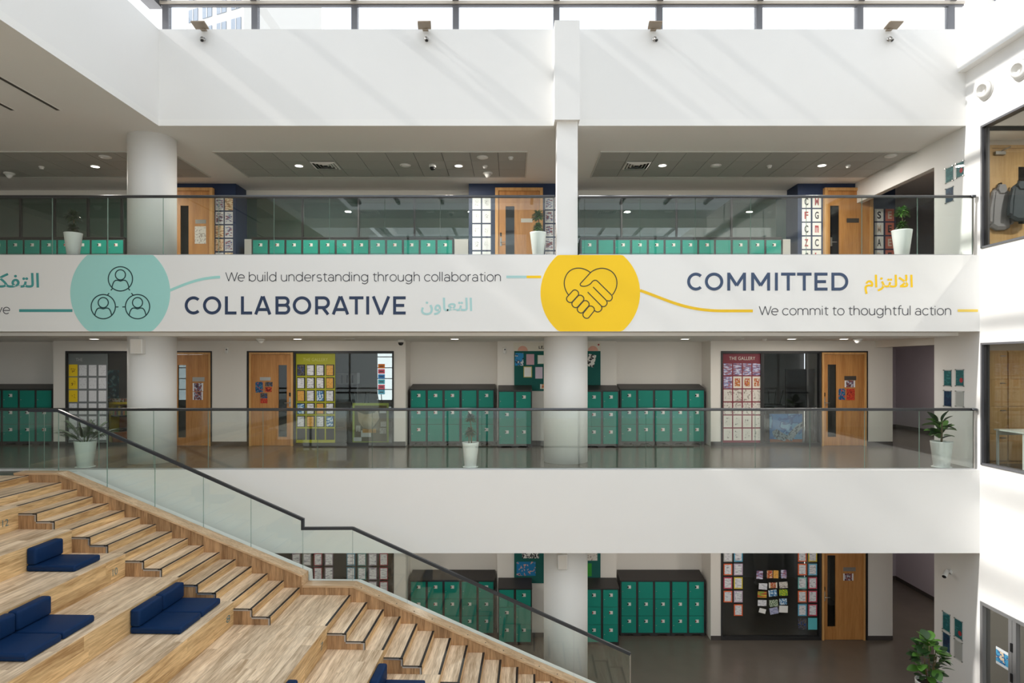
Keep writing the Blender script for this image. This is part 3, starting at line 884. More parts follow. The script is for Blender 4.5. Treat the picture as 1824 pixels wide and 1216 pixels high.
cushion(23, -1.83, 'navy floor cushion low on the benches, its seat cut by the bottom edge')
cushion(20, -3.02, 'navy floor cushion of which only a backrest corner shows at the bottom')

# ================================================================== LOCKERS
def locker_bank(x0, n, pitch, yf, depth, zf, zd0, zd1, ztop_f, ztop_b, label, group, teal, rows=3, blanks=(), seed=0):
    W = n * pitch
    b = thing('locker_bank', label, 'lockers', (x0 + W / 2, yf + depth / 2, zf), group)
    yb = yf + depth
    bx('carcass', x0, x0 + W, yf + 0.018, yb, zf + 0.055, ztop_f, M_CARC, b)
    if ztop_b > ztop_f + 0.01:
        prism('sloping_top', [(yf - 0.01, ztop_f), (yb, ztop_f), (yb, ztop_b), (yf - 0.01, ztop_f + 0.02)], 'x', x0 - 0.004, x0 + W + 0.004, M_CARC, b)
    else:
        bx('top_panel', x0, x0 + W, yf - 0.01, yb, ztop_f, ztop_f + 0.02, M_CARC, b)
    # plinth with arched feet
    for i in range(n):
        a = x0 + i * pitch
        prism('plinth_foot', [(a, zf), (a + 0.07, zf), (a + 0.10, zf + 0.035), (a + pitch - 0.10, zf + 0.035), (a + pitch - 0.07, zf), (a + pitch, zf), (a + pitch, zf + 0.055), (a, zf + 0.055)],
              'y', yf + 0.02, yb, M_CARC, b)
    r = random.Random(seed)
    dw = pitch - 0.052
    for i in range(n):
        for j in range(rows):
            a = x0 + i * pitch + 0.026
            h = (zd1 - zd0) / rows
            z0, z1 = zd0 + h * j + 0.004, zd0 + h * (j + 1) - 0.004
            d = bx('door', a, a + dw, yf, yf + 0.018, z0, z1, teal, b, 0.003)
            if (i, j) not in blanks and r.random() > 0.1:
                px = a + dw * 0.53; pz = z1 - 0.115
                bx('lock_plate', px - 0.034, px + 0.04, yf - 0.006, yf, pz - 0.035, pz + 0.035, M_PLATE, d)
                bx('lock_knob', px - 0.038, px - 0.016, yf - 0.014, yf - 0.006, pz - 0.02, pz + 0.02, M_BLACKP if r.random() > 0.35 else mat('lock_red', (150, 50, 44), 0.5), d)
            bx('latch', a + 0.022, a + 0.038, yf - 0.004, yf, z0 + h * 0.42, z0 + h * 0.45, M_STEEL, d)
    return b
PA = 30.0 * 14.88 / FPX; PN = 30.3 * 14.39 / FPX
for zf, lev in ((Z_MID, 'middle'), (Z_LOW, 'lowest')):
    dz = zf - Z_MID
    def alc(px, n, label, seed, after=0):
        locker_bank(WX(px, 14.88) + after * (PA + 0.003), n, PA, 14.88, 0.47, zf, 4.405 + dz, 5.585 + dz, 5.60 + dz, 5.715 + dz, label, 'teal lockers on the lower two floors', M_TEAL, seed=seed)
    def near(px, label, seed):
        locker_bank(WX(px, 14.39), 2, PN, 14.39, 0.42, zf, 4.405 + dz, 5.575 + dz, 5.588 + dz, 5.705 + dz, label, 'teal lockers on the lower two floors', M_TEAL, seed=seed)
    if lev == 'middle':
        alc(3, 3, 'teal three column locker bank at the head of the stairs on the middle floor', 11)
        alc(3, 3, 'teal locker bank cut by the photo edge on the middle floor', 12, -3)
    alc(730, 3, 'teal three column locker bank %s' % ('behind the two tier plant, next to the yellow green display' if lev == 'middle' else 'seen through the stair glass beside the classroom screen'), 1 + len(lev))
    alc(730, 2, 'teal two column locker bank %s' % ('behind the two tier plant, next to the pin board wall' if lev == 'middle' else 'seen through the stair glass next to the pin board wall'), 2 + len(lev), 3)
    near(887, 'teal locker pair standing forward under the pin board beside the round column, %s floor' % lev, 3 + len(lev))
    near(1042, 'teal locker pair standing forward on the lobby side of the round column, %s floor' % lev, 4 + len(lev))
    alc(1105, 3, 'teal three column locker bank in the gallery side alcove, %s floor' % lev, 5 + len(lev))
    alc(1105, 2, 'teal two column locker bank in the alcove nearest the gallery window, %s floor' % lev, 6 + len(lev), 3)
PU = 29.85 * 15.56 / FPX
zl = WZ(423.5, 15.56)
def up_bank(px, n, label, seed, k):
    locker_bank(WX(px, 15.56) + k * (3 * PU + 0.002), n, PU, 15.56, 0.5, Z_UP, Z_UP + 0.07, zl - 0.05, zl, zl, label, 'teal lockers on the top floor', M_TEALU, seed=seed)
ordn = ['first', 'second', 'third', 'fourth']
for i in range(4):
    up_bank(448.5, 3, 'teal top floor locker bank, %s from the round column between two navy bays' % ordn[i], 40 + i, i)
    up_bank(1034.5, 3, 'teal top floor locker bank, %s from the square column towards the lobby' % ordn[i], 50 + i, i)
for i in range(3):
    up_bank(221, 3, 'teal top floor locker bank, %s from the round column towards the photo edge' % ordn[i], 60 + i, -i - 1)
M_FILL = mat('grey_filler', (176, 174, 170), 0.5)
for i, (p0, p1, w) in enumerate(((434, 447.5, 'at the column end of the long locker row'), (808, 834, 'at the door end of the long locker row'), (1393, 1408, 'beside the lobby navy bay'))):
    tag(bx('filler_panel', WX(p0, 15.56) + 0.02, WX(p1, 15.56), 15.56, 16.1, Z_UP, zl - 0.03, M_FILL), 'pale grey filler panel ' + w, 'panel', 'locker row filler panels')

# ================================================================== LETTERING AND ROUNDELS ON THE FASCIA
YG = Y_FAS - 0.004
M_TEALG = mat('print_teal', (166, 222, 216), 0.5, var=0.01)
M_TEALD = mat('print_teal_deep', (74, 160, 158), 0.5, var=0.01)
M_TEALL = mat('print_teal_pale', (178, 218, 218), 0.5, var=0.01)
M_YEL = mat('print_yellow', (255, 208, 0), 0.5, var=0.01)
M_NAVT = mat('print_navy', (38, 56, 88), 0.5, var=0.01)
M_INK = mat('print_ink', (58, 58, 66), 0.5, var=0.01)
M_INKL = mat('print_icon_line', (22, 62, 64), 0.5, var=0.01)
M_INKB = mat('print_icon_black', (62, 56, 30), 0.5, var=0.01)
def gx(p): return WX(p, YG)
def gz(p): return WZ(p, YG)
def roundel(name, cx, cy, r, y0, y1, m, parent):
    """A disc cut flat where it meets the top and bottom of the band."""
    pts = []
    for i in range(96):
        a = 2 * math.pi * i / 96
        pts.append((gx(cx + r * math.cos(a)), gz(min(max(cy + r * math.sin(a), y0), y1))))
    V, Fc = prism_data(pts, 'y', Y_FAS - 0.002, Y_FAS - 0.0002)
    return mesh_obj(name, V, Fc, m, parent, origin=(gx(cx), Y_FAS, gz(cy)))
def stroke(pts, w, closed=False):
    """Flat line of width w (pixels) through picture-plane points, as vertices and faces on the fascia."""
    n = len(pts); L = []; R = []
    for i in range(n):
        a = Vector(pts[(i - 1) % n] if closed or i else pts[0]); b = Vector(pts[(i + 1) % n] if closed or i < n - 1 else pts[-1])
        d = (b - a).normalized(); nn = Vector((-d.y, d.x)) * (w / 2); p = Vector(pts[i])
        L.append(p + nn); R.append(p - nn)
    return L, R
def strokes(name, lines, w, m, parent, y=None):
    V, Fc = [], []
    y = YG if y is None else y
    for li, (pts, closed) in enumerate(lines):
        L, R = stroke(pts, w, closed); b = len(V); n = len(pts)
        yk = y - 0.0004 * (li % 6)
        V += [(gx(p.x), yk, gz(p.y)) for p in L] + [(gx(p.x), yk, gz(p.y)) for p in R]
        for i in range(n if closed else n - 1):
            j = (i + 1) % n
            Fc.append([b + i, b + j, b + n + j, b + n + i])
    return mesh_obj(name, V, Fc, m, parent)
def circ(cx, cy, r, a0=0, a1=360, n=40):
    full = a1 - a0 >= 360
    k = n if full else n + 1
    return ([(cx + r * math.cos(math.radians(a0 + (a1 - a0) * i / n)), cy + r * math.sin(math.radians(a0 + (a1 - a0) * i / n))) for i in range(k)], full)
def bez(p0, p1, p2, p3, n=24):
    o = []
    for i in range(n + 1):
        t = i / n; s = 1 - t
        o.append(tuple(s**3 * a + 3 * s * s * t * b + 3 * s * t * t * c + t**3 * d for a, b, c, d in zip(p0, p1, p2, p3)))
    return o

def glyph(ch, x0, x1, y0, y1, w):
    """Strokes of a geometric capital filling x0..x1, y0 (top)..y1 (bottom) in picture-plane units."""
    h = w / 2; L, R, T, B = x0 + h, x1 - h, y0 + h, y1 - h; cx, cy = (L + R) / 2, (T + B) / 2
    def ell(mx, my, rx, ry, a0, a1, n=36):
        return [(mx + rx * math.cos(math.radians(a0 + (a1 - a0) * i / n)), my + ry * math.sin(math.radians(a0 + (a1 - a0) * i / n))) for i in range(n + 1)]
    if ch == 'O': return [(ell(cx, cy, R - cx, B - cy, 0, 360, 48)[:-1], True)]
    if ch == 'C':
        rx = (R - L) / 1.76
        return [(ell(L + rx, cy, rx, B - cy, 47, 313), False)]
    if ch == 'L': return [([(L, y0), (L, y1)], False), ([(x0, B), (x1, B)], False)]
    if ch == 'I': return [([(cx, y0), (cx, y1)], False)]
    if ch == 'T': return [([(x0, T), (x1, T)], False), ([(cx, y0), (cx, y1)], False)]
    if ch == 'E': return [([(L, y0), (L, y1)], False), ([(x0, T), (x1, T)], False), ([(x0, cy), (x1 - w * 0.5, cy)], False), ([(x0, B), (x1, B)], False)]
    if ch == 'A': return [([(L, y1), (cx - h * 0.25, y0)], False), ([(cx + h * 0.25, y0), (R, y1)], False), ([(x0 + w * 1.4, y1 - (y1 - y0) * 0.27), (x1 - w * 1.4, y1 - (y1 - y0) * 0.27)], False)]
    if ch == 'V': return [([(L, y0), (cx - h * 0.25, y1)], False), ([(cx + h * 0.25, y1), (R, y0)], False)]
    if ch == 'M': return [([(L, y0), (L, y1)], False), ([(R, y0), (R, y1)], False), ([(L, y0 + h * 0.6), (cx, y0 + (y1 - y0) * 0.72)], False), ([(cx, y0 + (y1 - y0) * 0.72), (R, y0 + h * 0.6)], False)]
    if ch == 'D':
        r = (B - T) / 2
        return [([(L, y0), (L, y1)], False), ([(x0, T), (R - r, T)] + ell(R - r, cy, r, r, -90, 90, 24)[1:] + [(x0, B)], False)]
    m = y0 + (y1 - y0) * 0.49
    if ch == 'B':
        r1 = (m - T) / 2; r2 = (B - m) / 2
        return [([(L, y0), (L, y1)], False), ([(x0, T), (R - 1.2 - r1, T)] + ell(R - 1.2 - r1, (T + m) / 2, r1, r1, -90, 90, 18)[1:] + [(x0, m)], False),
                ([(x0, m), (R - r2, m)] + ell(R - r2, (m + B) / 2, r2, r2, -90, 90, 18)[1:] + [(x0, B)], False)]
    if ch == 'R':
        m2 = y0 + (y1 - y0) * 0.62; r1 = (m2 - T) / 2
        return [([(L, y0), (L, y1)], False), ([(x0, T), (R - r1, T)] + ell(R - r1, (T + m2) / 2, r1, r1, -90, 90, 18)[1:] + [(x0, m2)], False), ([(cx + 0.5, m2), (R - 0.5, y1)], False)]
def heading(word, spans, y0, y1, w, m, parent):
    for ch, (a, b) in zip(word, spans):
        strokes('letter', glyph(ch, a, b, y0, y1, w), w, m, parent)
def light_glyph(ch, x, by):
    """Thin monoline letters; x is the left edge, by the baseline (picture-plane units). Returns strokes and the pen's advance."""
    XH, AS, CP, DS = 11.6, 16.6, 15.6, 4.6
    def ell(mx, my, rx, ry, a0, a1, n=22):
        return [(mx + rx * math.cos(math.radians(a0 + (a1 - a0) * i / n)), my + ry * math.sin(math.radians(a0 + (a1 - a0) * i / n))) for i in range(n + 1)]
    t = by - XH; m = by - XH / 2; ry = XH / 2; r = 5.8
    O = (ell(x + r, m, r, ry, 0, 360, 32)[:-1], True)
    if ch == 'o': return [O], 13.6
    if ch == 'c': return [(ell(x + r, m, r, ry, 42, 318), False)], 12.2
    if ch == 'e': return [([(x, m), (x + 2 * r, m)] + ell(x + r, m, r, ry, 0, -312)[1:], False)], 13.4
    if ch == 'b': return [([(x + 0.4, by - AS), (x + 0.4, by)], False), (ell(x + 0.4 + r, m, r, ry, 0, 360, 32)[:-1], True)], 14.2
    if ch == 'd': return [([(x + 2 * r, by - AS), (x + 2 * r, by)], False), O], 14.6
    if ch == 'g': return [([(x + 2 * r, t), (x + 2 * r, by + 0.2)] + ell(x + r, by - 0.6, r, DS + 0.6, 0, 140, 14)[1:], False), O], 14.6
    if ch == 'a': return [([(x + 0.8, t + 2.0)] + ell(x + 5.2, t + 4.2, 4.4, 4.2, -135, 0, 14) + [(x + 9.6, by)], False), (ell(x + 4.9, by - 3.4, 4.7, 3.4, 0, 360, 26)[:-1], True)], 12.4
    if ch == 'u': return [([(x + 0.4, t), (x + 0.4, by - 4.8)] + ell(x + 5.2, by - 4.8, 4.8, 4.8, 180, 0, 16)[1:] + [(x + 10, t)], False), ([(x + 10, t), (x + 10, by)], False)], 12.8
    if ch in 'nh':
        return [([(x + 0.4, by - (AS if ch == 'h' else XH)), (x + 0.4, by)], False), ([(x + 0.4, t + 4.8)] + ell(x + 5.2, t + 4.8, 4.8, 4.8, 180, 360, 16)[1:] + [(x + 10, by)], False)], 12.8
    if ch == 'm':
        return [([(x + 0.4, t), (x + 0.4, by)], False), ([(x + 0.4, t + 4.6)] + ell(x + 4.9, t + 4.6, 4.5, 4.6, 180, 360, 14)[1:] + [(x + 9.4, by)], False),
                ([(x + 9.4, t + 4.6)] + ell(x + 13.9, t + 4.6, 4.5, 4.6, 180, 360, 14)[1:] + [(x + 18.4, by)], False)], 21.2
    if ch == 'r': return [([(x + 0.4, t), (x + 0.4, by)], False), ([(x + 0.4, t + 4.8)] + ell(x + 5.2, t + 4.8, 4.8, 4.8, 180, 272, 10)[1:], False)], 7.4
    if ch == 's': return [(ell(x + 4.4, t + 3.0, 4.0, 3.0, -38, -240, 14) + ell(x + 4.4, by - 3.0, 4.2, 3.0, -70, 140, 14), False)], 10.6
    if ch == 't': return [([(x + 2.8, t - 2.8), (x + 2.8, by - 2.6)] + ell(x + 5.4, by - 2.6, 2.6, 2.6, 180, 60, 8)[1:], False), ([(x, t), (x + 7, t)], False)], 8.4
    if ch == 'f': return [([(x + 2.6, by), (x + 2.6, by - AS + 3)] + ell(x + 5.4, by - AS + 3, 2.8, 3, 180, 300, 8)[1:], False), ([(x, t), (x + 6.8, t)], False)], 7.6
    if ch == 'i': return [([(x + 0.4, t), (x + 0.4, by)], False), ([(x + 0.4, t - 4.4), (x + 0.4, t - 2.9)], False)], 3.6
    if ch == 'l': return [([(x + 0.4, by - AS), (x + 0.4, by)], False)], 3.6
    if ch == 'y': return [([(x, t), (x + 5.2, by)], False), ([(x + 10.4, t), (x + 5.2, by), (x + 3.4, by + 4), (x + 0.6, by + 4.2)], False)], 11.6
    if ch == 'W': return [([(x, by - CP), (x + 5.4, by)], False), ([(x + 5.4, by), (x + 10.6, by - CP)], False), ([(x + 10.6, by - CP), (x + 15.8, by)], False), ([(x + 15.8, by), (x + 21.2, by - CP)], False)], 21.6
    return [], 6
def words_of(s, p0, p1, base, m, parent, w=1.35):
    """A line of thin lettering, one mesh for each word, stretched to span p0..p1."""
    pen = 0.0; out = []
    for word in s.split(' '):
        L = []
        for ch in word:
            st, adv = light_glyph(ch, pen, base); L += st; pen += adv + 0.7
        out.append(L); pen += 5.6
    end = max(p[0] for L in out for st, c in L for p in st)
    k = (p1 - p0) / end
    for L in out:
        strokes('lettering_word', [([(p0 + q[0] * k, q[1]) for q in st], c) for st, c in L], w, m, parent)

g1 = thing('wall_graphic', 'navy COLLABORATIVE lettering with a teal people roundel on the white fascia', 'wall graphic', (gx(520), Y_FAS, gz(590)))
r1 = roundel('roundel', 214, 521, 89, 453.9, 590, M_TEALG, g1)
ic = []
for cx, cy in ((214.5, 496.5), (184, 546), (245, 546)):
    ic += [circ(cx, cy, 21.6), circ(cx, cy - 7.2, 9)]
    ic.append((bez((cx - 15, cy + 15.5), (cx - 12, cy - 1), (cx - 6, cy + 2), (cx, cy + 4)) + bez((cx, cy + 4), (cx + 6, cy + 2), (cx + 12, cy - 1), (cx + 15, cy + 15.5))[1:], False))
ic += [([(201, 513), (197.5, 517)], False), ([(194.5, 522), (191, 526)], False), ([(228, 513), (231.5, 517)], False), ([(234, 522), (237.5, 526)], False),
       ([(206, 546.5), (211, 546.5)], False), ([(218, 546.5), (223, 546.5)], False)]
strokes('icon_lines', ic, 1.9, M_INKL, r1)
zc = lambda *L: [(300 + a / 2.7636, 300 + b / 2.7636) for a, b in L]
heading('COLLABORATIVE', zc((80, 158), (170, 260), (278, 335), (357, 412), (422, 507), (527, 600), (612, 703), (722, 795), (804, 890), (890, 960), (974, 988), (1001, 1092), (1106, 1168)), 527.6, 559.9, 5.3, M_NAVT, g1)
words_of('We build understanding through collaboration', 402, 891.5, 500.6, M_INK, g1)
text('arabic_lettering', '\uFEE5\uFEED\uFE8E\uFECC\uFE98\uFEDF\uFE8D', gx(750), gx(841), gz(561), gz(530), YG, M_TEALL, g1, 0.016)
strokes('ribbon', [(bez((302.5, 517), (330, 506), (352, 495), (392, 493.2)), False)], 4.6, M_TEALG, g1)
strokes('ribbon', [([(902, 493), (938, 493)], False)], 4.6, M_TEALL, g1)
strokes('ribbon', [([(34, 553), (129, 553)], False)], 5.0, M_TEALD, g1)

g2 = thing('wall_graphic', 'navy COMMITTED lettering with a yellow handshake heart roundel on the white fascia', 'wall graphic', (gx(1340), Y_FAS, gz(590)))
r2 = roundel('roundel', 1051.5, 521.5, 88.7, 453.9, 590, M_YEL, g2)
def zi(x, y): return (900 + x / 3.965, 440 + y / 3.965)
def zl_(L): return [zi(*p) for p in L]
heart = [
    (bez(zi(602, 180), zi(540, 130), zi(460, 140), zi(430, 200)) + bez(zi(430, 200), zi(405, 250), zi(418, 300), zi(447, 338))[1:], False),
    (bez(zi(756, 338), zi(800, 285), zi(800, 215), zi(755, 175)) + bez(zi(755, 175), zi(710, 140), zi(650, 140), zi(602, 180))[1:] + zl_([(530, 258)]) +
     bez(zi(530, 258), zi(520, 285), zi(590, 285), zi(615, 243), 12)[1:] + bez(zi(615, 243), zi(632, 228), zi(645, 233), zi(656, 245), 8)[1:] + zl_([(750, 338)]) +
     bez(zi(750, 338), zi(768, 362), zi(740, 392), zi(720, 376), 10)[1:], False),
    (zl_([(620, 281), (712, 374)]) + bez(zi(712, 374), zi(735, 400), zi(700, 432), zi(680, 416), 10)[1:], False),
    (zl_([(582, 317), (676, 412)]) + bez(zi(676, 412), zi(698, 440), zi(660, 470), zi(636, 452), 10)[1:] + zl_([(628, 444)]), False)]
for (ax, ay), (bx_, by_) in (((495, 325), (456, 368)), ((532, 362), (494, 404)), ((569, 400), (532, 442)), ((606, 438), (572, 480))):
    d = Vector((bx_ - ax, by_ - ay)).normalized(); n = Vector((-d.y, d.x)); R = 25
    pts = []
    for i in range(13):
        a = math.pi * i / 12; pts.append(zi(*(Vector((ax, ay)) + n * R * math.cos(a) - d * R * 0.85 * math.sin(a))))
    for i in range(13):
        a = math.pi * i / 12; pts.append(zi(*(Vector((bx_, by_)) - n * R * math.cos(a) + d * R * 0.85 * math.sin(a))))
    heart.append((pts, True))
strokes('icon_lines', heart, 1.8, M_INKB, r2)
heading('COMMITTED', [(1224, 1252), (1255.6, 1288.4), (1295.5, 1328.8), (1338, 1371.8), (1380.4, 1385.6), (1391.3, 1417), (1419.8, 1445.6), (1450.8, 1474), (1481, 1511)], 485.4, 517.4, 5.3, mat('print_slate', (56, 76, 108), 0.5, var=0.01), g2)
words_of('We commit to thoughtful action', 1352.5, 1693.5, 560.8, M_INK, g2)
text('arabic_lettering', '\uFEE1\uFE8D\uFEB0\uFE98\uFEDF\uFEFB\uFE8D', gx(1540), gx(1626), gz(523.5), gz(489), YG, M_YEL, g2, 0.016)
strokes('ribbon', [([(938, 493), (964, 493)], False)], 4.6, M_YEL, g2)
strokes('ribbon', [(bez((1140, 517), (1190, 534), (1220, 553.5), (1290, 553.5)) + [(1341, 553.5)], False)], 5.0, mat('print_gold', (242, 196, 12), 0.5, var=0.01), g2)
strokes('ribbon', [([(1706, 553), (1742, 553)], False)], 4.6, mat('print_pale_gold', (244, 212, 92), 0.5, var=0.01), g2)
g3 = thing('wall_graphic', 'teal Arabic word and end of a tagline cut off at the photo edge', 'wall graphic', (gx(20), Y_FAS, gz(590)))
text('arabic_lettering', '\uFEAE\uFEF4\uFEDC\uFED4\uFE98\uFEDF\uFE8D', gx(-34), gx(69.5), gz(520), gz(486), YG, M_TEALD, g3, 0.016)
words_of('eye', -21, 17.5, 558.6, M_INK, g3)

# ================================================================== PAPERS, POSTERS AND BOARDS
def sheet(name, p0, p1, q0, q1, Y, m, label, cat='paper', group=None, t=0.003, border=None, bm=None, rot=0.0, parent=None):
    """A sheet p0..p1 wide and q0..q1 high (measured on the wall plane Y), with an optional coloured backing around the paper."""
    x0, x1, z0, z1 = WX(p0, Y), WX(p1, Y), WZ(q1, Y), WZ(q0, Y)
    if border:
        o = bx(name, x0, x1, Y - t, Y, z0, z1, bm)
        b = border
        bx('paper', x0 + b, x1 - b, Y - t - 0.002, Y - t, z0 + b, z1 - b, m, o)
    else:
        o = bx(name, x0, x1, Y - t, Y, z0, z1, m)
    if rot: o.rotation_euler = (0, rot, 0)
    if label: tag(o, label, cat, group)
    return o
ROW = ['top row', 'second row', 'third row', 'fourth row', 'fifth row', 'bottom row']
P_WORK = printed('worksheet', (228, 228, 232), [(170, 172, 182), (150, 152, 160)], 55, 0.56, stretch=(0.25, 1, 1.6))
P_FADE = printed('pencil_sketch', (214, 208, 200), [(178, 168, 160), (150, 140, 132)], 26, 0.56)
P_PORT = printed('pencil_portrait', (214, 210, 202), [(150, 144, 138), (96, 92, 90)], 22, 0.60, (220, 216, 208), (0.055, 0.085))
P_BLUEPURP = printed('lilac_print', (206, 204, 222), [(120, 130, 180), (176, 110, 110), (92, 88, 130)], 24, 0.46, stretch=(0.4, 1, 1.4))
P_FLOWER = printed('red_print', (214, 196, 172), [(190, 84, 48), (150, 44, 40), (210, 150, 60)], 26, 0.44, (222, 214, 202), (0.062, 0.09))
P_YELLOW = printed('yellow_portrait', (236, 200, 24), [(92, 50, 20), (150, 90, 20)], 30, 0.60, (238, 204, 30), (0.05, 0.05))
P_ORANGE = printed('tan_card', (222, 168, 82), [(206, 150, 66)], 30, 0.55)
P_BLUEART = printed('blue_art', (208, 222, 232), [(96, 150, 190), (60, 110, 160)], 24, 0.48)
P_DARKART = printed('dark_photo', (60, 60, 66), [(120, 110, 100), (30, 60, 120)], 24, 0.5)
P_REDART = printed('red_notice', (176, 44, 34), [(220, 90, 40), (120, 20, 20)], 26, 0.5)
P_BLUEN = printed('blue_notice', (20, 70, 120), [(30, 130, 160), (190, 60, 50)], 26, 0.5)
P_TEXTP = printed('text_page', (232, 232, 234), [(120, 120, 128)], 60, 0.55, (234, 234, 236), (0.07, 0.12), (0.3, 1, 1.8))
P_PHOTO = printed('colour_photo', (190, 190, 196), [(60, 80, 120), (170, 90, 70), (40, 44, 56)], 26, 0.44, (226, 226, 228), (0.085, 0.12))
P_CERT = printed('paper_certificate', (216, 218, 222), [(190, 192, 198)], 40, 0.62)
M_MAROON = mat('maroon_vinyl', (122, 28, 48), 0.5)
M_LIME = mat('lime_vinyl', (166, 166, 22), 0.5)
M_GOLDV = mat('grey_vinyl', (112, 118, 118), 0.5)
M_SILVER = mat('sign_silver', (206, 200, 190), 0.35, 0.2)

# gallery on the middle floor
Yg = Y_DW + 0.036
def vinyl_panel(p0, p1, q0, q1, m, label):
    return tag(bx('window_display', WX(p0, Yg), WX(p1, Yg), Yg, Yg + 0.003, WZ(q1, Yg), WZ(q0, Yg), m), label, 'display', 'classroom window displays')
pg = vinyl_panel(1287.5, 1356.5, 627, 788, M_MAROON, 'maroon THE GALLERY display panel stuck on the classroom window, middle floor')
text('lettering', 'THE GALLERY', WX(1299, Yg), WX(1345, Yg), WZ(641, Yg), WZ(635, Yg), Yg - 0.0006, M_SILVER, pg, 0.0, 1.1)
gnames = [P_BLUEPURP, None, P_WORK, P_FADE, P_PORT, P_PORT]
for r in range(6):
    for c in range(4):
        x = 1288.8 + c * 17.2; y = 647 + r * 23.2
        m = (P_BLUEPURP if c == 0 else P_FLOWER) if r == 1 else (P_FADE if r in (2, 3) else (P_PORT if r > 3 else P_BLUEPURP))
        lab = ('lilac print' if m is P_BLUEPURP else 'red and orange print' if m is P_FLOWER else 'faint pencil sketch' if m is P_FADE else 'pencil portrait') + ' in the maroon gallery display, %s, %s column' % (ROW[r], ('first', 'second', 'third', 'last')[c])
        sheet('artwork_sheet', x, x + 15, y, y + 21, Yg, m, lab, 'artwork', 'gallery display sheets')
# lime display
pl = vinyl_panel(527, 597, 628, 789, M_LIME, 'lime green display panel with pockets stuck on the classroom window')
text('lettering', 'THE GALLERY', WX(540, Yg), WX(584, Yg), WZ(643, Yg), WZ(637.5, Yg), Yg - 0.002, mat('lime_print', (206, 206, 110), 0.5), pl, 0.0, 1.1)
M_POCK = mat('dark_pocket', (42, 42, 40), 0.5)
spec = ['PWWO', 'WWWO', 'OWBW', 'BWOW', 'WOWB', '....']
for r in range(6):
    for c in range(4):
        x = 529 + c * 17.2; y = 649 + r * 22.8
        bx('pocket', WX(x, Yg), WX(x + 15, Yg), Yg - 0.002, Yg, WZ(y + 20, Yg), WZ(y, Yg), M_POCK, pl)
        s = spec[r][c]
        if s == '.': continue
        m = {'P': P_DARKART, 'W': P_WORK, 'O': P_ORANGE, 'B': P_BLUEART}[s]
        nm = {'P': 'portrait photo', 'W': 'white worksheet', 'O': 'tan parchment card', 'B': 'blue artwork'}[s]
        sheet('display_sheet', x + 1, x + 12.5, y + 1.5, y + 19, Yg - 0.002, m, '%s in the lime green display, %s, %s column' % (nm, ROW[r], ('first', 'second', 'third', 'last')[c]), 'paper', 'lime display sheets')
# grey display with yellow cards at the far side
pd = vinyl_panel(121, 192, 628, 788, M_GOLDV, 'grey display panel with yellow cards on the classroom window beside the column')
text('lettering', 'THE', WX(135, Yg), WX(147, Yg), WZ(643, Yg), WZ(637.5, Yg), Yg - 0.0006, mat('grey_print', (168, 172, 172), 0.5), pd)
for r in range(6):
    for c in range(4):
        x = 122.7 + c * 17.4; y = 649 + r * 22.8
        yel = c == 0 and r < 3
        lab = ('yellow picture card' if yel else 'white framed certificate') + ' in the grey display by the palm, %s, %s column' % (ROW[r], ('first', 'second', 'third', 'last')[c])
        if yel: sheet('picture_card', x, x + 15.4, y, y + 21, Yg, P_YELLOW, lab, 'paper', 'grey display sheets')
        else: sheet('certificate', x, x + 15.4, y, y + 21, Yg, P_CERT, lab, 'paper', 'grey display sheets', border=0.012, bm=mat('grey_card', (120, 122, 130), 0.6))
# lowest floor sheets
cb = {'o': (226, 100, 52), 'y': (222, 196, 60), 'b': (96, 176, 210), 'r': (196, 70, 92), 'l': (196, 176, 196), 't': (110, 180, 178), 'g': (196, 196, 192)}
def bordered(cx, y, key, lab, w=15.5, h=20.5):
    if key == 'x': return
    sheet('bordered_sheet', cx - w / 2, cx + w / 2, y, y + h, Yg, P_WORK, lab, 'paper', 'bordered sheets on the lowest window', border=0.024, bm=mat('card_' + key, cb[key], 0.6))
cnm = {'o': 'orange', 'y': 'yellow', 'b': 'light blue', 'r': 'crimson', 'l': 'lilac', 't': 'turquoise', 'g': 'pale grey'}
for ci, (cx, keys, wh) in enumerate(((1296.5, 'goroxx', 'first'), (1315, 'blylox', 'second'), (1429, 'ootobx', 'third'), (1447.5, 'ybrrrx', 'last'))):
    for r in range(6):
        k = keys[r]
        if k == 'x': continue
        bordered(cx, 979.5 + 24.1 * r, k, '%s bordered sheet on the lowest window, %s column of sheets, %s' % (cnm[k], wh, ROW[r]))
sheet('book_cover', 1421.5, 1436.5, 1101, 1121, Yg, P_DARKART, 'dark red and blue poster at the bottom of the third sheet column', 'poster')
sheet('plain_card', 1439.5, 1455.5, 1100, 1121, Yg, mat('card_turq', (96, 190, 200), 0.6), 'plain turquoise card at the bottom of the last sheet column', 'card')
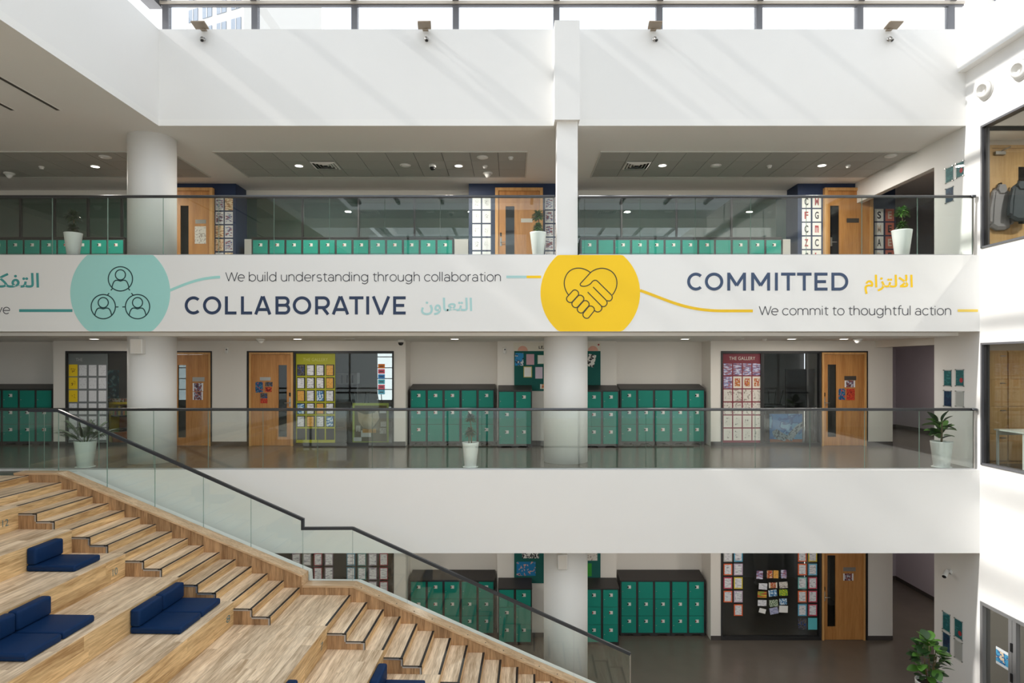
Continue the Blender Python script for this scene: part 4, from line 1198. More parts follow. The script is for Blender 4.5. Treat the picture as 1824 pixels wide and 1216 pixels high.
cards = [(1353, 1023.5, 11.5, 15, 'pink and blue picture card', P_BLUEPURP, 0.02), (1371, 1022.5, 10, 14, 'peach picture card', P_FLOWER, -0.02), (1382, 1022.5, 9, 14, 'apricot picture card', P_ORANGE, 0.03), (1396, 1022, 10, 15, 'lilac picture card', P_BLUEPURP, -0.01),
         (1359, 1044, 15, 11, 'black and white drawing card', P_WORK, 0.05), (1377, 1042, 15, 10, 'red flower card', P_FLOWER, -0.02), (1395.5, 1041.5, 15, 11, 'pale drawing card', P_FADE, -0.08),
         (1357.5, 1058.5, 16, 11, 'rainbow striped card', printed('rainbow', (220, 190, 60), [(90, 160, 70), (200, 70, 50)], 30, 0.45, stretch=(0.1, 1, 2)), 0.03), (1376.5, 1056, 15, 11.5, 'blue grey landscape card', P_BLUEART, -0.12), (1395.5, 1055, 15, 11, 'bright yellow green card', printed('lime_art', (200, 206, 40), [(60, 130, 60)], 40, 0.5), 0.0),
         (1357.5, 1073.5, 15.5, 10.5, 'white red and green card', P_WORK, 0.02), (1378, 1074, 15.5, 12, 'dark green patterned card', printed('green_art', (70, 100, 60), [(200, 210, 190)], 50, 0.5), -0.1), (1395, 1071, 13.5, 11, 'grey blue picture card', P_BLUEART, -0.05),
         (1358, 1087.5, 12, 8, 'small tilted white card', P_PAPER if False else M_PAPER, 0.25), (1378.5, 1087.5, 15, 11.5, 'pale violet card', printed('violet_art', (176, 178, 206), [(140, 144, 180)], 30, 0.55), -0.2), (1395.5, 1084.5, 15.5, 12, 'plain white card', M_PAPER, 0.04)]
for cx, cy, w, h, nm, m, rot in cards:
    sheet('picture_card', cx - w / 2, cx + w / 2, cy - h / 2, cy + h / 2, Yg, m, nm + ' in the cluster on the lowest classroom window', 'card', 'card cluster', rot=rot)
# sheets on the lowest screen seen through the stair glass
for c in range(9):
    for r in range(3):
        if c in (4,): continue
        x = 520 + c * 19.5
        k = 'lgrlrbtlr'[c]
        sheet('bordered_sheet', x, x + 15, 985 + r * 25, 1007 + r * 25, Yg, P_WORK, '%s bordered sheet behind the stair glass, %s along, %s' % (cnm[k], ['first', 'second', 'third', 'fourth', '', 'sixth', 'seventh', 'eighth', 'ninth'][c], ROW[r]), 'paper', 'sheets behind the stair glass', border=0.02, bm=mat('cardd_' + k, tuple(int(v * 0.75) for v in cb[k]), 0.6))

# door notices
def notices(Y, items, where):
    for name, p0, p1, q0, q1, m, lab, cat in items:
        sheet(name, p0, p1, q0, q1, Y + 0.009, m, lab + ' on the ' + where, cat, 'door notices')
notices(Y_DW, [('room_sign', 343, 364.4, 671.5, 679, M_STEEL, 'steel room plate', 'sign'), ('notice', 343.3, 362, 682, 696.5, P_PHOTO, 'upper white photo notice', 'notice'), ('notice', 343.3, 361.5, 697.5, 712, P_PHOTO, 'lower white photo notice', 'notice')], 'oak door beside the round column')
notices(Y_DW, [('room_sign', 463, 482, 671.5, 677.5, M_STEEL, 'steel room plate', 'sign'), ('notice', 455, 468.5, 680, 699, P_BLUEN, 'dark blue notice', 'notice'), ('notice', 472.5, 485.5, 680, 688, P_DARKART, 'dark brown notice', 'notice'), ('notice', 472.5, 484, 689, 698, P_REDART, 'small crimson notice', 'notice'),
              ('notice', 464, 476.5, 700, 709, P_DARKART, 'dark green photo notice', 'notice'), ('notice', 464, 476.5, 709.5, 718, P_REDART, 'bright red notice', 'notice')], 'oak door by the lime display')
notices(Y_DW, [('room_sign', 1504, 1525, 669.5, 676.8, mat('sign_dark', (66, 60, 56), 0.4), 'dark room plate', 'sign'), ('notice', 1504.5, 1523, 677.5, 689.5, P_PHOTO, 'white photo notice', 'notice'), ('notice', 1493.7, 1505.3, 692, 712, P_BLUEN, 'navy notice', 'notice'), ('notice', 1507.6, 1522.5, 692, 712.5, P_REDART, 'red cover notice', 'notice')], 'oak door by the maroon gallery')
notices(Y_DW, [('room_sign', 1502, 1524, 1010, 1017, M_STEEL, 'steel room plate', 'sign'), ('notice', 1502, 1520, 1021, 1033.6, P_PHOTO, 'white photo notice', 'notice')], 'lowest oak door')
YN = YD
notices(YN, [('room_sign', 348, 367, 391, 398, M_STEEL, 'steel room plate', 'sign'), ('notice', 347, 367, 403, 434, P_FADE, 'pale paper notice with coloured drawing', 'notice')], 'top door behind the round column')
notices(YN, [('room_sign', 928, 948.5, 389, 396, M_SILVER, 'silver room plate', 'sign')], 'top door near the square column')
notices(YN, [('room_sign', 1508, 1530, 388.6, 396.5, mat('sign_dark', (66, 60, 56), 0.4), 'dark room plate', 'sign')], 'top door by the lobby')

# posters on the navy bays
def navy_posters(p0, pitch, q0, rowh, w, h, cols, rows, mats, where, letters=None, lcol=None):
    for r in range(rows):
        for c in range(cols):
            x = p0 + c * pitch; y = q0 + r * rowh
            m = mats[(r * cols + c) % len(mats)]
            o = sheet('poster', x, x + w, y, y + h, Y_NV, m, 'navy bay poster %s, %s, %s column' % (where, ROW[r], ('first', 'second')[c]), 'poster', 'posters on the navy bays')
            if letters:
                ch = letters[r * cols + c]
                text('letter', ch, WX(x + w * 0.28, Y_NV), WX(x + w * 0.72, Y_NV), WZ(y + h * 0.8, Y_NV), WZ(y + h * 0.2, Y_NV), Y_NV - 0.005, lcol[(r + c) % len(lcol)], o, 0.03)
P_QR = printed('mono_print', (232, 234, 236), [(70, 72, 80)], 60, 0.60, (234, 236, 238), (0.045, 0.06))
P_NP1 = printed('news_page', (206, 204, 206), [(60, 96, 150), (170, 90, 80), (50, 50, 60)], 26, 0.50, (214, 212, 214), (0.08, 0.11), (0.5, 1, 1.3))
P_NP2 = printed('warm_page', (226, 206, 172), [(190, 110, 80), (150, 140, 90)], 30, 0.52, stretch=(0.5, 1, 1.3))
MK = [mat('letter_black', (52, 52, 58), 0.5), mat('letter_red', (176, 60, 66), 0.5)]
navy_posters(384, 16.6, 353, 24.2, 14.2, 21.5, 2, 5, [P_NP1, P_NP2, P_NP1, P_NP1, P_NP2], 'right behind the round column')
navy_posters(257, 16.6, 353, 24.2, 14.2, 21.5, 2, 5, [P_NP1, P_NP2], 'left of the door behind the round column')
navy_posters(841.5, 17.6, 351, 24.2, 15, 21.5, 2, 5, [P_QR], 'between the locker row and the door')
navy_posters(971, 16.6, 351, 24.2, 14.6, 21.5, 2, 5, [P_NP1], 'half hidden by the square column')
navy_posters(1428.5, 18.6, 348, 24.4, 15.5, 22, 2, 5, [P_PAPER if False else M_PAPER], 'before the lobby door', 'CMFGCmZCGh', MK)
navy_posters(1558, 19, 372, 24.4, 15.6, 22, 2, 4, [M_PAPER, mat('brick_card', (196, 112, 96), 0.6)], 'next to the lobby', 'SEMEAEDE', [MK[0], mat('letter_pale', (214, 196, 180), 0.5)])

# pin boards
def pin_board(zf, lev):
    dz = zf - Z_MID
    Y = Y_PW - 0.003
    b = thing('pin_board', 'dark green pin board with a cream header behind the round column, %s floor' % lev, 'pin board', (WX(993, Y), Y, WZ(696, Y) + dz), 'green pin boards')
    bx('board', WX(916, Y), WX(1069.5, Y), Y - 0.02, Y, WZ(696, Y) + dz, WZ(625, Y) + dz, mat('green_felt', (22, 92, 86), 0.9, var=0.06, scale=40), b)
    if lev == 'middle':
        h = bx('header', WX(915, Y), WX(1070, Y), Y - 0.022, Y, WZ(625, Y) + dz, WZ(610, Y) + dz, mat('cream_header', (226, 220, 206), 0.6), b)
        text('lettering', 'LEARNING', WX(959.5, Y), WX(1000, Y), WZ(621, Y), WZ(616, Y), Y - 0.025, M_BLACKP, h, 0.02)
        for cx, m in ((931, mat('peach', (226, 170, 150), 0.6)), (1056, mat('peach', (226, 170, 150), 0.6))):
            pts = [(WX(cx + 9 * math.cos(math.pi * i / 14), Y), WZ(624.8 - 9 * math.sin(math.pi * i / 14), Y)) for i in range(15)]
            prism('arch_motif', pts, 'y', Y - 0.024, Y - 0.022, m, h)
        pts = [(WX(1066 + 1.6 * math.cos(2 * math.pi * i / 12), Y), WZ(613.8 + 1.6 * math.sin(2 * math.pi * i / 12), Y)) for i in range(12)]
        prism('dot_motif', pts, 'y', Y - 0.024, Y - 0.022, mat('dot_red', (170, 30, 40), 0.6), h)
pin_board(Z_MID, 'middle'); pin_board(Z_LOW, 'lowest')
Yp = Y_PW - 0.0235
sheet('poster', 917.5, 932.5, 628.5, 651, Yp, printed('eye_print', (30, 140, 200), [(14, 20, 40), (210, 220, 230)], 18, 0.52), 'bright blue and black poster at the top corner of the pin board', 'poster')
sheet('paper_note', 937.5, 951.5, 630.5, 649.5, Yp, mat('pink_paper', (206, 168, 180), 0.6), 'pink paper sheet on the green pin board', 'paper')
sheet('paper_note', 957.5, 972, 632, 648, Yp, M_PAPER, 'white paper beside the column, top of the pin board', 'paper', border=0.012, bm=mat('pale_green_card', (190, 204, 176), 0.6))
sheet('paper_note', 932.5, 947.5, 652.5, 672, Yp, M_PAPER, 'white paper in a yellow frame on the pin board', 'paper', border=0.016, bm=mat('yellow_card', (196, 182, 90), 0.6))
sheet('paper_note', 953.5, 966.5, 653.5, 674, Yp, mat('lilac_paper', (210, 196, 214), 0.6), 'pale lilac paper sheet on the green pin board', 'paper')
sheet('paper_note', 962, 978, 684, 692.5, Yp, P_FLOWER, 'small pink picture low on the green pin board', 'paper')
o = sheet('mask_picture', 1046.5, 1060, 631, 653, Yp, printed('mono_face', (224, 222, 216), [(30, 30, 34)], 14, 0.52), 'tilted black and white face picture on the pin board', 'picture', rot=0.22)
Yl = Y_PW - 0.0235
sheet('poster', 920, 954, 1000, 1025, Yl, printed('mountain_print', (14, 116, 168), [(206, 160, 150), (30, 60, 110)], 14, 0.58), 'blue poster with pale mountains on the lowest pin board', 'poster')
sheet('poster', 930, 960, 983, 994, Yl, printed('mono_dense', (226, 226, 222), [(40, 40, 44)], 40, 0.5), 'black and white poster above the mountain poster', 'poster')
sheet('poster', 1040, 1064, 983, 998, Yl, P_FADE, 'beige drawing on the lowest pin board past the column', 'poster')
sheet('poster', 1040, 1054, 1003, 1026, Yl, mat('green_card', (40, 140, 40), 0.6), 'bright green card on the lowest pin board past the column', 'card')

# acrylic notice holders on the wing of the end wall
M_ACR = glass('acrylic', (0.96, 0.97, 0.97))
def wing_sign(py, px0, px1, q0, q1, m, label, dot=False):
    """px0..px1 and q0..q1 as they show on the end wall plane (x = X_R)."""
    Ya, Yb = FPX * X_R / (px1 - CX), FPX * X_R / (px0 - CX)      # nearer, farther
    z1 = CZ + (HY - q0) * Yb / FPX; z0 = CZ + (HY - q1) * Yb / FPX
    s = thing('sign_holder', label, 'sign', (X_R, (Ya + Yb) / 2, z0), 'acrylic notices on the wing wall')
    bx('print', X_R - 0.008, X_R - 0.004, Ya + 0.02, Yb - 0.02, z0 + 0.02, z1 - 0.02, m, s)
    bx('acrylic_sheet', X_R - 0.014, X_R - 0.009, Ya, Yb, z0, z1, M_ACR, s)
    for y in (Ya + 0.012, Yb - 0.012):
        for z in (z0 + 0.012, z1 - 0.012):
            bx('standoff', X_R - 0.022, X_R, y - 0.008, y + 0.008, z - 0.008, z + 0.008, M_STEEL, s)
    if dot:
        pts = [(Ya + 0.075 + 0.045 * math.cos(2 * math.pi * i / 16), z0 + 0.12 + 0.045 * math.sin(2 * math.pi * i / 16)) for i in range(16)]
        prism('red_dot', pts, 'x', X_R - 0.0088, X_R - 0.008, mat('dot_red2', (210, 60, 66), 0.6), s)
M_SGT = printed('sign_teal', (30, 116, 122), [(70, 160, 160)], 26, 0.60, stretch=(1, .4, 1.6))
M_SGB = printed('sign_blue', (36, 84, 116), [(24, 50, 90)], 14, 0.50)
M_SGW = mat('sign_blank', (212, 212, 208), 0.5)
for lev, a, b in (('top', (1684, 1699, 300, 328), (1703, 1718, 291, 319)), ('middle', (1681, 1696, 658, 688), (1702, 1718, 657, 688))):
    wing_sign(0, *a, M_SGT, 'teal printed notice in acrylic, farther of the upper two, %s floor wing wall' % lev)
    wing_sign(0, *b, M_SGT, 'teal notice with a red dot in acrylic on the %s floor wing wall' % lev, True)
wing_sign(0, 1684, 1699, 336, 364, M_SGB, 'dark blue notice in acrylic below the teal ones, top floor wing wall')
wing_sign(0, 1681, 1696, 694, 724, M_SGB, 'dark blue notice in acrylic on the middle floor wing wall')
wing_sign(0, 1702, 1718, 695, 724, M_SGW, 'blank pale notice holder on the middle floor wing wall')
wing_sign(0, 1679, 1693.5, 1086, 1120, M_SGT, 'teal printed notice in acrylic, farther of the upper two, lowest wing wall')
wing_sign(0, 1700, 1715.5, 1098, 1133, M_SGT, 'teal notice with a red dot in acrylic on the lowest wing wall', True)
wing_sign(0, 1679, 1693.5, 1122, 1156, M_SGB, 'dark blue notice in acrylic on the lowest wing wall')
wing_sign(0, 1700, 1715.5, 1135, 1170, M_SGW, 'blank pale notice holder on the lowest wing wall')

# ================================================================== CEILINGS: TILES, LAMPS, DETECTORS
ceil_up = bpy.data.objects['ceiling_upper']
def tile_zone(x0, x1, y0, y1, nx, ny):
    tx, ty = (x1 - x0) / nx, (y1 - y0) / ny
    for i in range(nx):
        for j in range(ny):
            bx('ceiling_tile', x0 + i * tx + 0.006, x0 + (i + 1) * tx - 0.006, y0 + j * ty + 0.006, y0 + (j + 1) * ty - 0.006, Z_SOF - 0.012, Z_SOF - 0.004, M_TILE, ceil_up)
    bx('tile_grid', x0, x1, y0, y1, Z_SOF - 0.004, Z_SOF, mat('grid_dark_grey', (96, 96, 94), 0.8), ceil_up)  # dark grey backing panel that shows in the gaps between tiles
    for a, b, c, d in ((x0 - 0.03, x0, y0 - 0.03, y1 + 0.03), (x1, x1 + 0.03, y0 - 0.03, y1 + 0.03), (x0, x1, y0 - 0.03, y0), (x0, x1, y1, y1 + 0.03)):
        bx('tile_trim', a, b, c, d, Z_SOF - 0.02, Z_SOF, M_TILEGRID, ceil_up)
tile_zone(-6.08, 0.29, 13.19, 14.94, 11, 3)
tile_zone(1.84, 8.22, 13.19, 14.94, 11, 3)
tile_zone(-13.4, -7.0, 13.19, 14.94, 11, 3)

LD = bpy.data.lights.new('downlight_glow', 'AREA')
LD.shape = 'DISK'; LD.size = 0.16; LD.energy = 20.0; LD.color = (1.0, 0.93, 0.84)
LDU = LD.copy(); LDU.energy = 85.0
LDC = LD.copy(); LDC.energy = 7.0
def downlight(x, y, z, lit, label, group):
    t = thing('downlight', label, 'ceiling light', (x, y, z), group)
    lathe('ring', [(0.105, 0.0), (0.105, -0.012), (0.085, -0.012)], (x, y, z), M_PLASTIC, t, 20)
    lathe('lens', [(0.082, -0.0125), (0.0, -0.014)], (x, y, z), M_LENS if lit else M_LENSOFF, t, 20)
    if lit:
        o = bpy.data.objects.new('lamp_glow', LDU if z > 10 else LDC if y > 16 else LD); link(o, t, (x, y, z - 0.02))
zu = Z_SOF - 0.012
def cy_up(py): return (Z_SOF - CZ) * FPX / (HY - py)
def on_up(px, py):
    y = cy_up(py); return WX(px, y), y
for px, py, w in ((169.6, 295, 'beyond the round column'), (532.6, 293.8, 'beside the square vent over the long locker row'), (817, 293.8, 'near the dome camera'), (1180, 293, 'beside the vent past the square column'), (1464, 293, 'near the lobby end')):
    x, y = on_up(px, py); downlight(x, y, zu, True, 'lit downlight in the top floor tiles ' + w, 'lit downlights on the top floor')
def detector(name, px, py, r, h, label, m=None, cone=False):
    x, y = on_up(px, py)
    t = thing(name, label, 'detector', (x, y, zu), 'ceiling fittings on the top floor')
    if cone:
        lathe('base', [(0.11, 0.0), (0.11, -0.03), (0.085, -0.04)], (x, y, zu), M_PLASTIC, t, 20)
        lathe('cone', [(0.085, -0.04), (0.03, -0.12), (0.0, -0.125)], (x, y, zu), M_PLASTIC, t, 20)
    else:
        lathe('base', [(r, 0.0), (r, -h * 0.4), (r * 0.8, -h * 0.45)], (x, y, zu), m or M_PLASTIC, t, 20)
        lathe('cap', [(r * 0.8, -h * 0.45), (r * 0.7, -h * 0.9), (0.0, -h)], (x, y, zu), m or M_PLASTIC, t, 20)
for px, py, w in ((722, 293, 'in the middle of the long tile field'), (859.5, 278.6, 'near the front of the tile field by the square column'), (1275, 293.4, 'past the square column'), (1586.7, 276, 'at the lobby corner'), (187.5, 278, 'beyond the round column')):
    detector('ceiling_speaker', px, py, 0.12, 0.03, 'flat round white ceiling speaker ' + w)
for px, py, w in ((864, 294, 'beside the lit lamp by the square column'), (910, 278.6, 'at the tile field corner by the square column'), (1370.4, 293.6, 'in the middle of the lobby side tile field'), (1510.7, 293, 'near the lobby end of the tiles'), (74, 295.4, 'near the photo edge')):
    detector('smoke_detector', px, py, 0.055, 0.06, 'small white smoke detector ' + w)
for px, py, w in ((868.7, 306, 'near the square column'), (1590, 305, 'beside the lobby header'), (16.6, 307, 'at the photo edge')):
    detector('cone_speaker', px, py, 0.1, 0.12, 'white cone shaped ceiling sounder on the top floor ' + w, None, True)
def dome_cam(x, y, z, label):
    t = thing('dome_camera', label, 'camera', (x, y, z), 'dome cameras')
    lathe('housing', [(0.075, 0.0), (0.075, -0.05), (0.06, -0.06)], (x, y, z), M_PLASTIC, t, 20)
    lathe('dome', [(0.06, -0.06), (0.05, -0.10), (0.03, -0.12), (0.0, -0.126)], (x, y, z), M_BLACKP, t, 20)
x, y = on_up(770.4, 292); dome_cam(x, y, zu, 'white and black dome camera under the top floor tiles')
def vent(px, py, label):
    x, y = on_up(px, py); r = 0.27
    t = thing('ceiling_vent', label, 'air vent', (x, y, zu), 'square air vents')
    for k in range(4):
        a = r - 0.065 * k; z = zu - 0.006 - 0.004 * (3 - k)
        V = []; Fc = []
        for i, (sx, sy) in enumerate(((-1, -1), (1, -1), (1, 1), (-1, 1))):
            V += [(x + sx * a, y + sy * a, z + 0.004), (x + sx * (a - 0.03), y + sy * (a - 0.03), z - 0.016)]
        for i in range(4):
            j = (i + 1) % 4
            Fc.append([2 * i, 2 * j, 2 * j + 1, 2 * i + 1])
        mesh_obj('louvre', V, Fc, M_PLASTIC, t)
    bx('shaft', x - r + 0.02, x + r - 0.02, y - r + 0.02, y + r - 0.02, zu - 0.003, zu - 0.001, mat('vent_dark', (40, 38, 36), 0.8), t)
vent(580, 293, 'square louvred air vent over the long locker row')
vent(1134, 293, 'square louvred air vent just past the square column')
# long slot diffusers in the soffit over the stairs
for xx, w in ((-7.74, 'nearer the atrium'), (-8.52, 'farther from the atrium')):
    t = thing('slot_diffuser', 'long dark slot diffuser in the soffit over the stairs, the one ' + w, 'air vent', (xx, 7, Z_SOF), 'slot diffusers')
    bx('slot', xx - 0.035, xx + 0.035, 3.0, 11.02, Z_SOF - 0.006, Z_SOF - 0.001, mat('slot_dark', (70, 64, 58), 0.6), t)
    bx('flange', xx + 0.035, xx + 0.05, 3.0, 11.03, Z_SOF - 0.01, Z_SOF - 0.001, M_PLASTIC, t)
    bx('flange', xx - 0.05, xx - 0.035, 3.0, 11.03, Z_SOF - 0.01, Z_SOF - 0.001, M_PLASTIC, t)
# middle corridor ceiling
for px, lit, w in ((168, 1, 'over the palm'), (530, 1, 'over the lime display'), (623, 0, 'over the classroom window'), (810, 1, 'over the two tier plant'), (1220, 1, 'before the gallery'), (1316, 0, 'over the gallery'), (1410, 1, 'over the dark classroom window'), (1503, 1, 'over the oak door by the lobby')):
    downlight(WX(px, 13.3), 13.3, Z_CMID, True if lit else False, '%s downlight in the middle corridor ceiling %s' % ('lit' if lit else 'dim', w), 'downlights on the middle floor')
for px, w in ((464, 'by the oak door with red notices'), (1528, 'by the lobby header')):
    x, y, z = WX(px, 13.4), 13.4, Z_CMID
    t = thing('cone_speaker', 'white cone shaped ceiling sounder in the middle corridor ' + w, 'detector', (x, y, z), 'ceiling sounders in the middle corridor')
    lathe('base', [(0.09, 0.0), (0.09, -0.03), (0.07, -0.04)], (x, y, z), M_PLASTIC, t, 20)
    lathe('cone', [(0.07, -0.04), (0.03, -0.09), (0.0, -0.095)], (x, y, z), M_PLASTIC, t, 20)
dome_cam(WX(714, 13.9), 13.9, Z_CMID, 'white and black dome camera on the middle corridor ceiling')
for px, w in ((1362, 'middle corridor, before the dark classroom window'),):
    t = thing('smoke_detector', 'small white smoke detector on the ceiling of the ' + w, 'detector', (WX(px, 13.3), 13.3, Z_CMID))
    lathe('base', [(0.05, 0.0), (0.05, -0.025), (0.04, -0.03)], (WX(px, 13.3), 13.3, Z_CMID), M_PLASTIC, t, 16)
    lathe('cap', [(0.04, -0.03), (0.03, -0.045), (0.0, -0.05)], (WX(px, 13.3), 13.3, Z_CMID), M_PLASTIC, t, 16)
# lowest corridor lamps, then unseen lamps added to light the side lobby
for i, px in enumerate((560, 810, 1180, 1400)):
    downlight(WX(px, 13.3), 13.3, 2.86, True, 'downlight in the lowest corridor ceiling, %s along from the stairs' % ordn[i], 'downlights on the lowest floor')
for z, w in ((Z_CMID, 'middle'), (2.86, 'lowest'), ):
    downlight(10.0, 15.5, z, True, 'added fill downlight in the side lobby ceiling of the %s floor' % w, 'fill lamps added in the lobby')

# ================================================================== WALL FITTINGS
def speaker_box(px0, px1, q0, q1, Y, label):
    x0, x1, z0, z1 = WX(px0, Y), WX(px1, Y), WZ(q1, Y), WZ(q0, Y)
    t = thing('wall_speaker', label, 'speaker', ((x0 + x1) / 2, Y, z0), 'wall speakers')
    b = bx('cabinet', x0, x1, Y - 0.06, Y + 0.07, z0, z1, M_PLASTIC, t, 0.012, 2)
    bx('grille', x0 + 0.02, x1 - 0.02, Y - 0.064, Y - 0.06, z0 + 0.02, z1 - 0.02, mat('speaker_cloth', (222, 218, 212), 0.9, var=0.05, scale=120), b)
    tube('cable', [((x0 + x1) / 2, Y + 0.0, z1), ((x0 + x1) / 2 + 0.02, Y, z1 + 0.07), ((x0 + x1) / 2 + 0.04, Y + 0.02, z1 + 0.13)], 0.005, M_PLASTIC, t, 6)
speaker_box(234.5, 256.5, 603.5, 630, 11.96, 'white box speaker mounted on the middle floor column above the stairs')
speaker_box(993, 1011, 986, 1013, 11.98, 'white box speaker mounted on the lowest round column')
for px, w in ((404.5, 'between the two oak doors'), (899, 'beside the pin board header')):
    Y = Y_DW if px < 500 else Y_PW
    x, z = WX(px, Y), WZ(624, Y)
    t = thing('wall_sensor', 'small white wall sensor ' + w, 'sensor', (x, Y, z - 0.07), 'wall sensors')
    bx('body', x - 0.035, x + 0.035, Y - 0.045, Y, z - 0.07, z + 0.07, M_PLASTIC, t, 0.01, 2)
    bx('eye', x - 0.008, x + 0.02, Y - 0.05, Y - 0.045, z + 0.01, z + 0.035, M_BLACKP, t)
wh = ['by the white bulkhead over the stairs', 'between the bulkhead and the square pier', 'just past the square pier', 'nearest the sunlit end wall']
for i, (px, tilt) in enumerate(((360, 1), (757, 1), (1165, -1), (1587, -1))):
    Y = 11.66; x, z = WX(px, Y), WZ(50, Y)
    t = thing('floodlight', 'flat metal floodlight on the fascia top ' + wh[i], 'floodlight', (x, Y, z), 'floodlights under the skylight')
    p = bx('housing', x - 0.12, x + 0.12, Y - 0.20, Y + 0.04, z + 0.0, z + 0.025, M_BRONZE, t, 0.006)
    p.rotation_euler = (math.radians(-3), math.radians(-4 * tilt), math.radians(6 * tilt))
    bx('bracket', x - 0.05, x + 0.05, Y + 0.0, Y_TOP, z - 0.012, z + 0.008, M_BRONZE, t)
def along_y(name, prof, c, m, parent, n=20, d=(0, -1, 0)):
    """Lathe about the direction d; prof is (radius, distance along d)."""
    d = Vector(d).normalized(); up = Vector((0, 0, 1)) if abs(d.z) < 0.9 else Vector((1, 0, 0)); s = d.cross(up).normalized(); t = s.cross(d)
    V, Fc = [], []
    for r, h in prof:
        for k in range(n):
            a = 2 * math.pi * k / n; V.append(Vector(c) + d * h + s * math.cos(a) * r + t * math.sin(a) * r)
    for i in range(len(prof) - 1):
        for k in range(n):
            k2 = (k + 1) % n; Fc.append([i * n + k, i * n + k2, (i + 1) * n + k2, (i + 1) * n + k])
    if prof[-1][0] > 1e-6: Fc.append([(len(prof) - 1) * n + k for k in range(n)])
    if prof[0][0] > 1e-6: Fc.append(list(range(n))[::-1])
    return mesh_obj(name, V, Fc, m, parent, smooth=True)
for i, px in enumerate((363, 760, 1166, 1583)):
    Y = Y_TOP; x, z = WX(px, Y), WZ(72.5, Y)
    t = thing('spot_camera', 'small steel spotlight below the floodlight ' + wh[i], 'spotlight', (x, Y, z), 'small spotlights on the top fascia')
    along_y('mount', [(0.035, 0.0), (0.035, 0.012), (0.012, 0.014), (0.012, 0.05)], (x, Y, z + 0.02), M_STEEL, t, 14)
    along_y('head', [(0.0, -0.05), (0.03, -0.04), (0.036, 0.0), (0.036, 0.04), (0.028, 0.045)], (x, Y - 0.07, z - 0.005), M_STEEL, t, 14, (0.3, -0.5, -0.8))
    along_y('lens', [(0.026, 0.046), (0.0, 0.047)], (x, Y - 0.07, z - 0.005), M_BLACKP, t, 14, (0.3, -0.5, -0.8))
# air nozzles high on the sunlit wall
for i, Y in enumerate((11.24, 10.46, 9.68, 8.9)):
    z = 10.97
    if i > 1: continue
    t = thing('air_nozzle', 'white round air jet nozzle high on the sunlit wall, %s' % ('nearest the fascia' if i == 0 else 'cut by the photo edge'), 'air nozzle', (X_R, Y, z), 'air jet nozzles')
    along_y('flange', [(0.175, 0.0), (0.175, 0.02), (0.15, 0.035), (0.15, 0.035)], (X_R, Y, z), M_PLASTIC, t, 28, (-1, 0, 0))
    along_y('ball', [(0.15, 0.03), (0.135, 0.08), (0.095, 0.115), (0.09, 0.10), (0.06, 0.04), (0.0, 0.035)], (X_R, Y, z), M_PLASTIC, t, 28, (-1, -0.25, -0.15))
# bullet camera on the lowest wing wall
Yc = FPX * X_R / (1694 - CX); z = CZ + (HY - 1018) * Yc / FPX
t = thing('security_camera', 'white bullet camera on the wing wall above the fig tree', 'camera', (X_R, Yc, z))
along_y('mount', [(0.05, 0.0), (0.05, 0.02), (0.018, 0.024), (0.018, 0.09)], (X_R, Yc, z), M_PLASTIC, t, 18, (-1, 0, 0))
along_y('body', [(0.035, -0.09), (0.042, -0.08), (0.042, 0.09), (0.038, 0.10)], (X_R - 0.12, Yc - 0.03, z - 0.02), M_PLASTIC, t, 18, (-0.7, -0.6, -0.45))
along_y('lens', [(0.036, 0.1005), (0.0, 0.101)], (X_R - 0.12, Yc - 0.03, z - 0.02), M_BLACKP, t, 18, (-0.7, -0.6, -0.45))

# ================================================================== PLANTS
M_LEAF = mat('leaf_dark', (40, 70, 32), 0.45, var=0.2, scale=20, rnd=0.25)
M_LEAFB = mat('leaf_bright', (78, 124, 46), 0.4, var=0.2, scale=20, rnd=0.35)
M_LEAFP = mat('leaf_palm', (54, 86, 34), 0.5, var=0.2, scale=20)
M_STEM = mat('stem', (110, 96, 66), 0.7, var=0.15, scale=20)
def pot(t, c, rb, rt, h):
    lathe('pot', [(rb * 0.9, 0.0), (rb, 0.01), (rt, h - 0.02), (rt + 0.003, h), (rt - 0.014, h), (rt - 0.018, h - 0.05), (rt - 0.02, h - 0.06)], c, M_POT, t, 40)
    lathe('soil', [(rt - 0.019, h - 0.055), (0.0, h - 0.05)], c, M_SOIL, t, 24)
    lathe('saucer', [(rb + 0.03, 0.0), (rb + 0.035, 0.012), (rb, 0.013)], c, M_POT, t, 32)
def blade(V, Fc, p, d, n, L, w, droop=0.3, k=4):
    """Narrow tapering leaf from p along d, curving down."""
    d = Vector(d).normalized(); s = d.cross(Vector(n))
    if s.length < 1e-3: s = d.cross(Vector((1, 0, 0)))
    s.normalize(); b = len(V)
    for i in range(k + 1):
        t = i / k; q = Vector(p) + d * L * t + Vector((0, 0, -1)) * droop * L * t * t
        ww = w * math.sin(math.pi * (0.12 + 0.88 * t)) if t < 1 else 0.0005
        V += [q - s * ww, q + s * ww]
    for i in range(k): Fc.append([b + 2 * i, b + 2 * i + 1, b + 2 * i + 3, b + 2 * i + 2])
